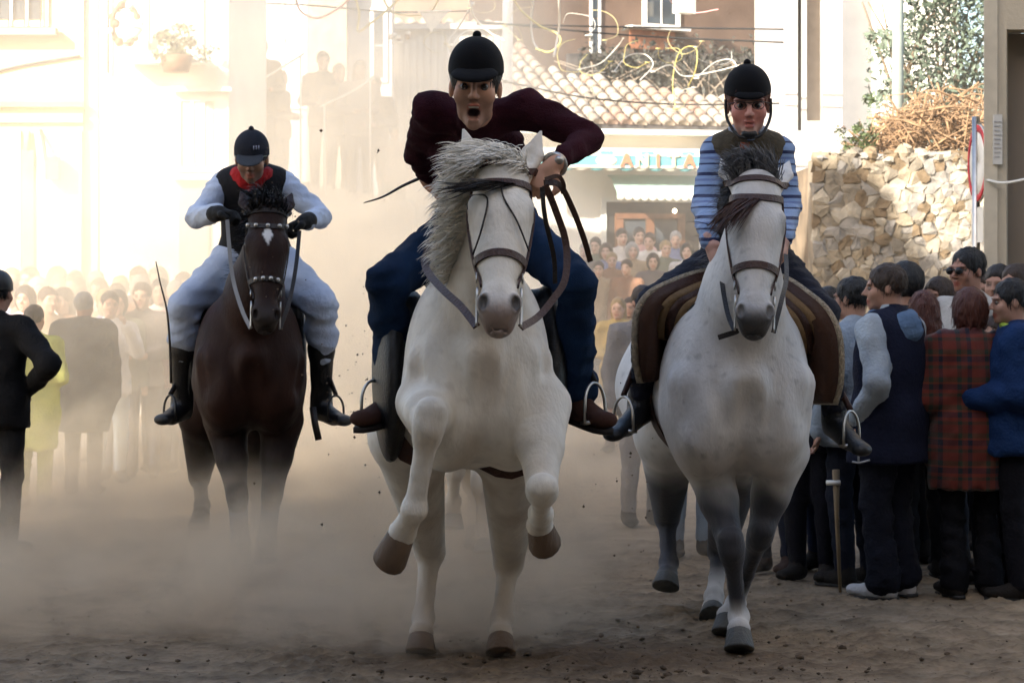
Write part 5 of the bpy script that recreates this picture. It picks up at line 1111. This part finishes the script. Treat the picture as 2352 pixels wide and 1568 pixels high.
c2 = c_-np.array([0, 0, .42]); V = [c2+tx*a_+np.array([0, 0, b_])+nx_*q for q in (.008, 0) for a_, b_ in ((-.16, -.12), (.16, -.12), (.16, .12), (-.16, .12))]; T2.add('sub_plate', V, [(0,1,2,3),(7,6,5,4),(0,4,5,1),(1,5,6,2),(2,6,7,3),(3,7,4,0)], PNT, smooth=False)
# -- overhead wires and festoon streamers
def line(name, label, cat, pts, r_, m, n=8, group=None):
    T = Thing(name, pts[0], label, cat, group); Q_ = spline(pts, n); T.add('strand', *tube(Q_, r_, 6), m); T.add('tie', *tube([Q_[0]-np.array([.03, 0, 0]), Q_[0]+np.array([.03, 0, 0])], r_*1.8, 6), m); return T
YEL = mat('yellow_tube', (.5, .42, .13), .5, var=.05); WHT = mat('white_tube', (.6, .56, .48), .5, var=.05); PNK = mat('pink_tube', (.72, .35, .33), .5, var=.05); CAB = mat('black_cable', (.02, .02, .02), .7)
for k_, (pts, m, lb) in enumerate((
  ([(676, -20), (690, 25), (730, 42), (780, 18), (815, -15)], PNK, 'pink streamer looping at the top left of the festoon'),
  ([(812, -20), (825, 30), (822, 72), (850, 55), (905, 10), (925, -20)], YEL, 'yellow streamer bent to a sharp V left of the white pennant'),
  ([(872, -20), (895, 22), (930, 35), (985, 30), (1015, -15)], YEL, 'yellow streamer sagging above the white pennant'),
  ([(1085, 10), (1055, 60), (1030, 100), (1035, 135), (1048, 145)], WHT, 'white streamer hanging beside the black riding helmet'),
  ([(1040, 105), (1062, 78), (1090, 72), (1105, 95), (1085, 125)], WHT, 'white streamer curled into a ring above the riding helmet'),
  ([(1075, -10), (1090, 40), (1125, 75), (1160, 95)], WHT, 'white streamer slanting down behind the riding helmet'),
  ([(1170, -20), (1195, 22), (1240, 60), (1280, 78), (1286, 100), (1262, 120), (1230, 112)], YEL, 'yellow streamer ending in a hook over the roof tiles'),
  ([(1228, -20), (1220, 50), (1225, 95), (1240, 118)], WHT, 'left one of two white streamers hanging over the roof tiles'),
  ([(1283, -20), (1285, 50), (1280, 90), (1272, 130)], WHT, 'right one of two white streamers hanging over the roof tiles'),
  ([(1552, 250), (1545, 190), (1556, 130), (1578, 108), (1600, 115), (1598, 160), (1580, 200)], YEL, 'yellow streamer arching over the right end of the tiles'),
  ([(1330, 160), (1380, 145), (1420, 105), (1432, 88)], WHT, 'short white streamer rising above the tiled roof'),
  ([(1410, 165), (1440, 130), (1480, 125), (1500, 150), (1470, 185)], WHT, 'white streamer coiled in front of the dark shrubs'),
  ([(1600, 180), (1640, 145), (1680, 138), (1695, 165), (1690, 200), (1650, 225)], WHT, 'white streamer looping beside the boy rider helmet'),
  ([(1500, 165), (1540, 150), (1570, 175), (1640, 165), (1700, 150)], WHT, 'white streamer winding level across the dark shrubs'),
  ([(1530, -10), (1560, 22), (1600, 30), (1650, 22)], PNK, 'pink streamer below the window of the brown house'))):
    d_ = 27+1.1*(k_ % 4); line('festoon_streamer', lb, 'streamer', [P(x, y_, d_+.3*math.sin(i)) for i, (x, y_) in enumerate(pts)], .013 if k_ < 9 else .006, m, 8, 'festoon streamers over the street')
rs = random.Random(31)
for k_ in range(20):
    x0 = rs.choice((rs.uniform(1000, 1200), rs.uniform(1300, 1740))); y0 = rs.uniform(60, 215) if x0 > 1250 else rs.uniform(-5, 110); pts = []; a_ = rs.uniform(0, 6.3); x, y_ = x0, y0
    for j in range(6): pts.append((x, y_)); a_ += rs.uniform(.2, 1.3)*(1 if k_ % 2 else -1); x += 30*math.cos(a_); y_ += 22*math.sin(a_)
    line('thin_streamer', 'thin pale streamer tangled in the festoon over the roof tiles', 'streamer', [P(x, y_, 28+.2*j) for j, (x, y_) in enumerate(pts)], .0032, (WHT, YEL, mat('dull_yellow', (.5, .42, .2), .7))[k_ % 3], 6, 'thin streamers tangled over the roof')
for k_, (pts, lb) in enumerate((([(1100, 55), (1400, 62), (1800, 68)], 'upper dark cable across the brown house'), ([(1100, 50), (1450, 82), (1800, 98)], 'slanting dark cable across the brown house'), ([(1160, 188), (1350, 225), (1560, 240), (1790, 238)], 'dark cable sagging low across the roof tiles'), ([(560, 8), (700, 12), (900, 28), (1080, 26)], 'thin dark cable behind the pink streamer'))):
    line('overhead_cable', lb, 'cable', [P(x, y_, 31) for x, y_ in pts], .011, CAB, 8, 'overhead cables')
for lb, pts in (('white triangular pennant hanging from the festoon', ((965, 30), (1030, 28), (990, 76))), ('narrow white paper strip hanging left of the riding helmet', ((905, 100), (920, 100), (915, 172), (906, 172)))):
    T2 = Thing('pennant', P(*pts[0], 28), lb, 'pennant'); V = [P(*p, 28) for p in pts]+[P(*p, 28)+np.array([0, .012, 0]) for p in pts]; n = len(pts)
    T2.add('cloth', V, [tuple(range(n))[::-1], tuple(range(n, 2*n))]+[(i, (i+1) % n, n+(i+1) % n, n+i) for i in range(n)], WHT, smooth=False); T2.add('cord', *tube([P(pts[0][0]-6, pts[0][1]-2, 28), P(pts[1][0]+6, pts[1][1]-2, 28)], .012, 5), WHT)
T2 = Thing('paper_ornament', P(918, 88, 28), 'small brown and cream ornament above the hanging paper strip', 'ornament')
for i in range(7): V, F = ball(P(918+RND.uniform(-22, 22), 86+RND.uniform(-10, 10), 28), RND.uniform(.02, .04), 5); T2.add('bead', V, F, WOOD if i % 2 else WHT)
# ================================================================== onlookers
CLO = {}
def cloth(c, pat=None):
    k = tuple(round(v, 3) for v in c)
    if k not in CLO: CLO[k] = mat('cloth_%d' % len(CLO), c, .88, .15, var=.2, vscale=8, bump=.4, bscale=70)
    return CLO[k]
def onlooker(px, d, ht, f, label, top, pants, group, hair='dark', look=None, arms_='down', near=False, style='short', xw=None, z=None, **kw):
    x = X(px, d) if xw is None else xw; z0 = float(gz(d)) if z is None else z
    T = Thing('person', (x, d, z0), label, 'person', group); J = standing(x, d, z0, ht, f, look, arms_)
    c = dict(skin=kw.pop('skin', (.36, .2, .14)), hair=hair, hairstyle=style, top=cloth(top) if isinstance(top, tuple) else top, pants=cloth(pants) if isinstance(pants, tuple) else pants, shoe=cloth(kw.pop('shoes', (.02, .017, .015))), wr=(.011, .12), hem=.1, loose=.016, hands=near, sole=cloth((.05, .05, .05)) if near else None)
    c.update(kw); r = (.02, .0085) if near else (.034, .016)
    if not near: c['hc'] = .03; 
    b, L = human(T, J, c, *r); return T, J, L
NG = 'onlookers lining the right side of the street'
PLD = stripes('red_plaid', 2, [(0, (0.096, 0.013, 0.007)), (.3, (0.012, 0.024, 0.012)), (.42, (0.120, 0.018, 0.009)), (.55, (0.006, 0.007, 0.018)), (.75, (0.144, 0.030, 0.012)), (.82, (0.018, 0.030, 0.012))], .13, .9, 0, [(0, (0.120, 0.018, 0.009)), (.35, (0.012, 0.018, 0.012)), (.5, (0.096, 0.018, 0.009)), (.7, (0.006, 0.007, 0.018)), (.85, (0.132, 0.024, 0.012))])
GRY, NAV, BLU = (.3, .34, .38), (.008, .01, .024), (.1, .16, .26)
# boy in the two-tone jacket
T, J, L = onlooker(2042, 11.77, 1.56, (-.75, .62), 'teenage boy in navy vest with pale grey sleeves and blue hood beside the grey horse', GRY, (.007, .008, .014), NG, 'brown', (-1, .1, -.02), ('down', 'pocket'), True, shoes=(.42, .42, .43), vest=cloth(NAV), vest_name='vest', vhem=.2, bulk=1.18, pbulk=1.2, flare=.03, hem=.16, wr=(.018, .12))
A = Field(); n0 = J['neck']; bk = J['R'][:, 1]; A.chain([n0+np.array([.085*math.cos(a_), .085*math.sin(a_), -.01+.02*math.cos(2*a_)]) for a_ in np.linspace(0, 2*math.pi, 15)], [.033]*15, .02); A.el(n0+np.array([.05, -.09, -.05]), (.085, .05, .075), None, .04); V, F = A.mesh(.014, noise=wrinkle(.012, .07, 4)); T.add('hood', V, F, cloth(BLU))
T.add('pocket_piping', *tube(spline([P(1958, 1060, 11.6), P(1975, 1062, 11.58), P(1998, 1056, 11.57)], 4), .005, 5), cloth((.4, .4, .42))); T.add('pocket_piping', *tube([P(1972, 1025, 11.59), P(1972, 1060, 11.58)], .005, 5), cloth((.4, .4, .42)))
onlooker(1962, 12.25, 1.5, (-.6, .8), 'dark haired person in pale blue grey jacket behind the boy in the navy vest', (.26, .31, .37), (.01, .012, .02), NG, 'black', (-.8, .6, 0), 'down', True, bulk=1.15)
T, J, L = onlooker(2228, 12.9, 1.65, (-.75, -.6), 'man wearing dark sunglasses and a pale grey sweater above the plaid coat', (.42, .4, .37), (.02, .022, .03), NG, 'black', (-.8, -.62, 0), 'front', True, skin=(.33, .17, .12), bulk=1.1)
sg = T.add('sunglasses', *tube([L(x, -.106+.5*abs(x)**1.5, .003) for x in (-.08, -.05, -.012, 0, .012, .05, .08)], .004, 5), BLK)
for q in (-1, 1): V, F = ball(L(q*.032, -.1, -.002), .0195, 7); T.add('lens', np.array(V)*1, F, BLK, sg)
onlooker(2228, 11.8, 1.45, (-.15, 1), 'auburn haired woman seen from behind in a red plaid coat', PLD, (.006, .006, .008), NG, 'auburn', (-.2, 1, .05), ('front', 'front'), True, 'bob', wr=(.02, .14), coat=.28, bulk=1.15, loose=.03, flare=.03)
T, J, L = onlooker(2330, 11.75, 1.49, (-1, .1), 'black haired boy in a dark blue jacket with a lime collar at the right edge', (.008, .026, .085), (.006, .006, .009), NG, 'black', (-1, -.05, -.05), ('front', 'front'), True, bulk=1.2, loose=.028, skin=(.4, .23, .17), flare=.02)
n0 = J['neck']+np.array([0, 0, .03]); T.add('collar', *tube([n0+np.array([.075*math.cos(a_), .075*math.sin(a_), .012*math.sin(a_)]) for a_ in np.linspace(0, 2*math.pi, 17)], .016, 6), cloth((.35, .5, .08)))
onlooker(2288, 12.35, 1.31, (-.5, -.85), 'small child peering between the plaid coat and the boy in dark blue', (.06, .05, .06), (.01, .01, .015), NG, 'brown', None, 'down', True, skin=(.42, .25, .18))
onlooker(2082, 13.2, 1.56, (-.3, .95), 'person with a mop of dark curly hair behind the hooded boy', (.02, .02, .025), (.01, .01, .012), NG, 'black', None, 'down', False, 'curly')
onlooker(2122, 12.55, 1.43, (-.2, 1), 'red haired woman in dark clothes right of the hooded boy', (.02, .012, .012), (.01, .01, .012), NG, 'auburn', None, 'front', True, 'long')
onlooker(2160, 13.3, 1.5, (-.7, -.7), 'woman in a grey headband and dark coat left of the man in sunglasses', (.03, .025, .025), (.01, .01, .012), NG, 'brown', None, 'front', False, 'bob')
onlooker(2296, 13.7, 1.57, (-.5, -.85), 'dark haired person in brown left of the beige house opening', (.06, .035, .02), (.01, .01, .012), NG, 'dark', None, 'down', False)
onlooker(2338, 13.3, 1.57, (-.7, -.7), 'tall onlooker with short brown hair at the right edge of the picture', (.03, .03, .035), (.01, .01, .012), NG, 'brown', None, 'down', False)
onlooker(2268, 14.2, 1.53, (-.6, -.8), 'pale faced onlooker directly behind the man in sunglasses', (.2, .17, .15), (.01, .01, .012), NG, 'brown', None, 'down', False)
onlooker(2195, 14.0, 1.48, (-.6, -.8), 'short haired onlooker half hidden behind the grey sweater man', (.08, .05, .05), (.01, .01, .012), NG, 'dark', None, 'down', False)
onlooker(1778, 12.75, 1.42, (-.6, -.8), 'person in black boots and dark jeans standing behind the grey horse shoulder', (.012, .012, .018), (.008, .012, .028), NG, 'dark', None, 'down', False, shoes=(.05, .03, .025))
onlooker(1862, 12.4, 1.42, (-.5, -.85), 'person in dark clothes hidden behind the sheepskin saddle', (.01, .01, .016), (.006, .006, .01), NG, 'dark', None, 'down', False, bulk=1.15)
onlooker(1905, 12.9, 1.45, (-.5, -.85), 'person in dark jeans between the grey horse and the hooded boy', (.02, .02, .03), (.01, .016, .04), NG, 'dark', None, 'down', False)
onlooker(1588, 13.5, 1.46, (.2, -1), 'person in faded blue jeans walking behind the grey horse', (.12, .13, .15), (.15, .22, .3), NG, 'dark', None, 'down', False)
onlooker(1476, 15.2, 1.45, (.3, -1), 'onlooker in grey trousers faint behind the dust left of the grey horse', (.2, .18, .17), (.22, .2, .19), NG, 'brown', None, 'down', False)
T = Thing('crutch', (X(1922, 11.95), 11.95, 0), 'pale wooden crutch standing behind the stirrup of the grey horse', 'crutch'); T.add('shaft', *tube([P(1930, 1298, 11.95)*[1, 1, 0]+[0, 0, 0], P(1922, 1180, 11.95), P(1920, 1078, 11.95)], [.008, .011, .018], 8), mat('pale_wood', (.2, .145, .085), .7)); T.add('hand_grip', *tube([P(1898, 1108, 11.95), P(1930, 1108, 11.93)], .012, 6), PNT)
# left side
LG = 'onlookers crowding the dusty left side'
T, J, L = onlooker(-8, 13.6, 1.52, (.35, 1), 'man in black coat and flat hat with elbow out at the left edge', (.008, .008, .009), (.012, .012, .013), LG, 'black', (.3, 1, 0), ('hip', 'down'), True, hat='beanie', hat_mat=BLK, bulk=1.08, loose=.02)
onlooker(192, 17.4, 1.4, (.1, 1), 'broad man in dark grey overcoat with his back turned in the dust', (.05, .048, .047), (.05, .048, .047), LG, 'grey', None, 'down', False, bulk=1.35, coat=.35, loose=.03)
onlooker(78, 16.4, 1.32, (.2, 1), 'person in a yellow green raincoat behind the man in black', (.3, .31, .08), (.28, .28, .08), LG, 'brown', None, 'front', False, coat=.4, bulk=1.15)
onlooker(252, 18.4, 1.4, (.3, -1), 'onlooker in sunglasses, white shirt and pale jeans holding something up', (.55, .55, .58), (.35, .42, .48), LG, 'dark', None, ('phone', 'phone'), False, skin=(.42, .25, .18))
cols = [((.5, .3, .3), 'rose pink'), ((.45, .42, .4), 'pale grey'), ((.08, .07, .08), 'charcoal'), ((.3, .22, .14), 'tan'), ((.12, .16, .3), 'mid blue'), ((.55, .52, .48), 'off white'), ((.2, .1, .06), 'rust brown'), ((.1, .12, .09), 'dark green')]
hrs = [('dark', 'dark haired'), ('grey', 'grey haired'), ('brown', 'brown haired'), ('blond', 'fair haired'), ('black', 'black haired')]
i = 0
for row, (d0, n, a0, a1) in enumerate(((19.2, 9, 40, 425), (20.5, 9, 8, 430), (21.3, 9, -5, 440))):
    for k_ in range(n):
        px = a0+(a1-a0)*(k_+.5)/n+RND.uniform(-12, 12); cc, cn = cols[(i*3+row) % 8]; hh, hn = hrs[(i*2+row) % 5]; i += 1
        if row == 0 and 150 < px < 235: continue
        nth = ('first', 'second', 'third', 'fourth', 'fifth', 'sixth', 'seventh', 'eighth', 'ninth')[k_]
        onlooker(px, d0+RND.uniform(-.5, .5), RND.uniform(1.4, 1.5)+.05*row, (RND.uniform(-.5, .9), -1), '%s onlooker in %s, %s from left, %s row of the dusty crowd' % (hn, cn, nth, ('front', 'middle', 'back')[row]), cc, (.08, .08, .1), LG, hh, None, ('down', 'front')[i % 2], False, ('short', 'bob', 'short', 'long', 'short')[i % 5], skin=(.42, .26, .19))
# people up on the stairs
SG = 'onlookers on the raised stairs'
for px, dz, f, cc, hh, st, lb in ((600, 0, (.3, -1), (.05, .045, .045), 'dark', 'short', 'tall silhouetted man at the left end of the raised stairs'), (642, -.32, (.9, -.4), (.12, .1, .09), 'brown', 'bob', 'person with bushy brown hair leaning on the stair rail'), (742, 0, (.1, -1), (.03, .03, .035), 'black', 'short', 'dark clothed onlooker in the middle of the raised stairs'), (778, -.12, (.4, -1), (.06, .06, .07), 'dark', 'short', 'onlooker with a pale badge on the raised stairs'), (826, -.05, (.2, -1), (.15, .12, .13), 'brown', 'long', 'long haired onlooker near the right of the raised stairs'), (862, -.2, (-.3, -1), (.1, .09, .1), 'dark', 'short', 'rightmost grown onlooker on the raised stairs'), (905, -.75, (.3, -1), (.25, .18, .15), 'brown', 'short', 'child below the stair rail beside the pale shed')):
    onlooker(px, 30.0+.4*RND.random(), 1.68+dz*.5, f, lb, cc, (.05, .05, .06), SG, hh, None, ('front', 'down')[px % 2], False, st, z=tz(px)+dz*.5)
# far end of the street
FG = 'far onlookers in front of the cafe'; k_ = 0
onlooker(1420, 21.5, 1.32, (-.2, -1), 'child in a mustard yellow coat standing alone in the dust mid street', (.4, .28, .1), (.1, .08, .06), FG, 'blond', None, 'front', False, 'long', skin=(.5, .32, .24), coat=.25)
onlooker(1448, 22.6, 1.3, (-.3, -1), 'brown clad child right of the child in the mustard coat', (.2, .13, .08), (.08, .07, .06), FG, 'brown', None, 'down', False)
for px, d0, ht in ((1345, 33, 1.6), (1368, 34.5, 1.66), (1392, 33, 1.6), (1428, 35.5, 1.78), (1405, 32, 1.5), (1452, 33.5, 1.6), (1468, 36, 1.8), (1492, 35, 1.72), (1500, 31.5, 1.5), (1528, 34, 1.62), (1552, 36, 1.74), (1578, 33, 1.6), (1440, 30.5, 1.45), (1375, 30.8, 1.42), (1828, 35, 1.66), (1846, 33, 1.6)):
    cc, cn = cols[(k_*5+2) % 8]; hh, hn = hrs[(k_*3+1) % 5]; k_ += 1
    pos = 'right of the boy rider' if px > 1700 else '%s from left in the cafe crowd' % ('first second third fourth fifth sixth seventh eighth ninth tenth eleventh twelfth thirteenth fourteenth'.split()[sorted((1345, 1368, 1392, 1428, 1405, 1452, 1468, 1492, 1500, 1528, 1552, 1578, 1440, 1375)).index(px)])
    onlooker(px, d0, ht, (RND.uniform(-.4, .2), -1), 'far %s onlooker in %s, %s' % (hn, cn, pos), cc, (.08, .08, .1), FG, hh, None, 'down', False, 'bob' if k_ % 3 == 0 else 'short', skin=(.5, .32, .24))
# ================================================================== dust raised by the hooves
def dust(name, lo, hi, dens, scale, zfall, label, seed, edge=.35, base=.0, col=(.97, .87, .72), aniso=.35, low=.44, high=.63):
    b = MB().box(lo, hi); m = bpy.data.materials.new(name); m.use_nodes = True; n = m.node_tree.nodes; l = m.node_tree.links; n.clear()
    out = n.new('ShaderNodeOutputMaterial'); pv = n.new('ShaderNodeVolumePrincipled'); l.new(pv.outputs[0], out.inputs['Volume']); pv.inputs['Color'].default_value = (*col, 1); pv.inputs['Anisotropy'].default_value = aniso
    tc = n.new('ShaderNodeTexCoord'); mp = n.new('ShaderNodeMapping'); mp.inputs['Location'].default_value = (seed*3.1, seed*1.7, 0); mp.inputs['Scale'].default_value = (1, .7, 1.25); l.new(tc.outputs['Object'], mp.inputs[0])
    nz = n.new('ShaderNodeTexNoise'); nz.inputs['Scale'].default_value = scale; nz.inputs['Detail'].default_value = 4.5; nz.inputs['Roughness'].default_value = .6; nz.inputs['Distortion'].default_value = .5; l.new(mp.outputs[0], nz.inputs['Vector'])
    mr = n.new('ShaderNodeMapRange'); mr.inputs[1].default_value = low; mr.inputs[2].default_value = high; mr.inputs[3].default_value = base; mr.inputs[4].default_value = 1; l.new(nz.outputs[0], mr.inputs[0])
    sp = n.new('ShaderNodeSeparateXYZ'); l.new(tc.outputs['Object'], sp.inputs[0])
    def M(op, a_, b_, c_=None):
        q = n.new('ShaderNodeMath'); q.operation = op
        for k, v in enumerate((a_, b_) if c_ is None else (a_, b_, c_)):
            if isinstance(v, (int, float)): q.inputs[k].default_value = v
            else: l.new(v, q.inputs[k])
        return q.outputs[0]
    hx_, hy_, hz_ = [(hi[i]-lo[i])/2 for i in range(3)]
    val = mr.outputs[0]
    for k, hh in ((0, hx_), (1, hy_)):      # thins out towards its sides
        a_ = M('DIVIDE', M('ABSOLUTE', sp.outputs[k], 0), hh); s_ = n.new('ShaderNodeMapRange'); s_.interpolation_type = 'SMOOTHSTEP'; s_.inputs[1].default_value = 1; s_.inputs[2].default_value = 1-edge; l.new(a_, s_.inputs[0]); val = M('MULTIPLY', val, s_.outputs[0])
    zz = M('DIVIDE', M('ADD', sp.outputs[2], hz_), 2*hz_); s_ = n.new('ShaderNodeMapRange'); s_.interpolation_type = 'SMOOTHSTEP'; s_.inputs[1].default_value = 1; s_.inputs[2].default_value = zfall; l.new(zz, s_.inputs[0]); val = M('MULTIPLY', val, s_.outputs[0])
    l.new(M('MULTIPLY', val, dens), pv.inputs['Density'])
    c_ = (np.array(lo)+np.array(hi))/2; o = link(name, mesh_data(name, np.array(b.V)-c_, b.F, m, None, False), None, tuple(c_)); tag(o, label, 'dust', None, 'stuff'); return o
dust('dust_cloud', (-3.8, 9.7, .01), (.6, 15.8, .66), 2.5, 2.4, .0, 'low bank of grey brown dust swirling round the hooves on the left', 1, .3, .05, (.79, .66, .5))
dust('dust_cloud', (-4.6, 14.8, .02), (.7, 23, 5.0), .68, .9, .1, 'tall pale dust plume rising behind the bay horse', 2, .35, .25)
dust('dust_cloud', (-.95, 11.4, .02), (1.5, 20, 1.7), .3, 1.0, .05, 'thin tan dust drifting behind the white and grey horses', 3, .3, .3, (.88, .77, .62))
dust('dust_cloud', (-4.2, 21.8, .46), (5.2, 36, 5.8), .035, .35, .2, 'faint sunlit dust hanging over the far end of the street', 4, .15, .5)
dust('dust_cloud', (-1.3, 9.72, .005), (.4, 11.0, .45), 3.2, 3.2, .0, 'puff of brown dust kicked up at the hind hooves of the white horse', 5, .5, .0, (.74, .63, .5))
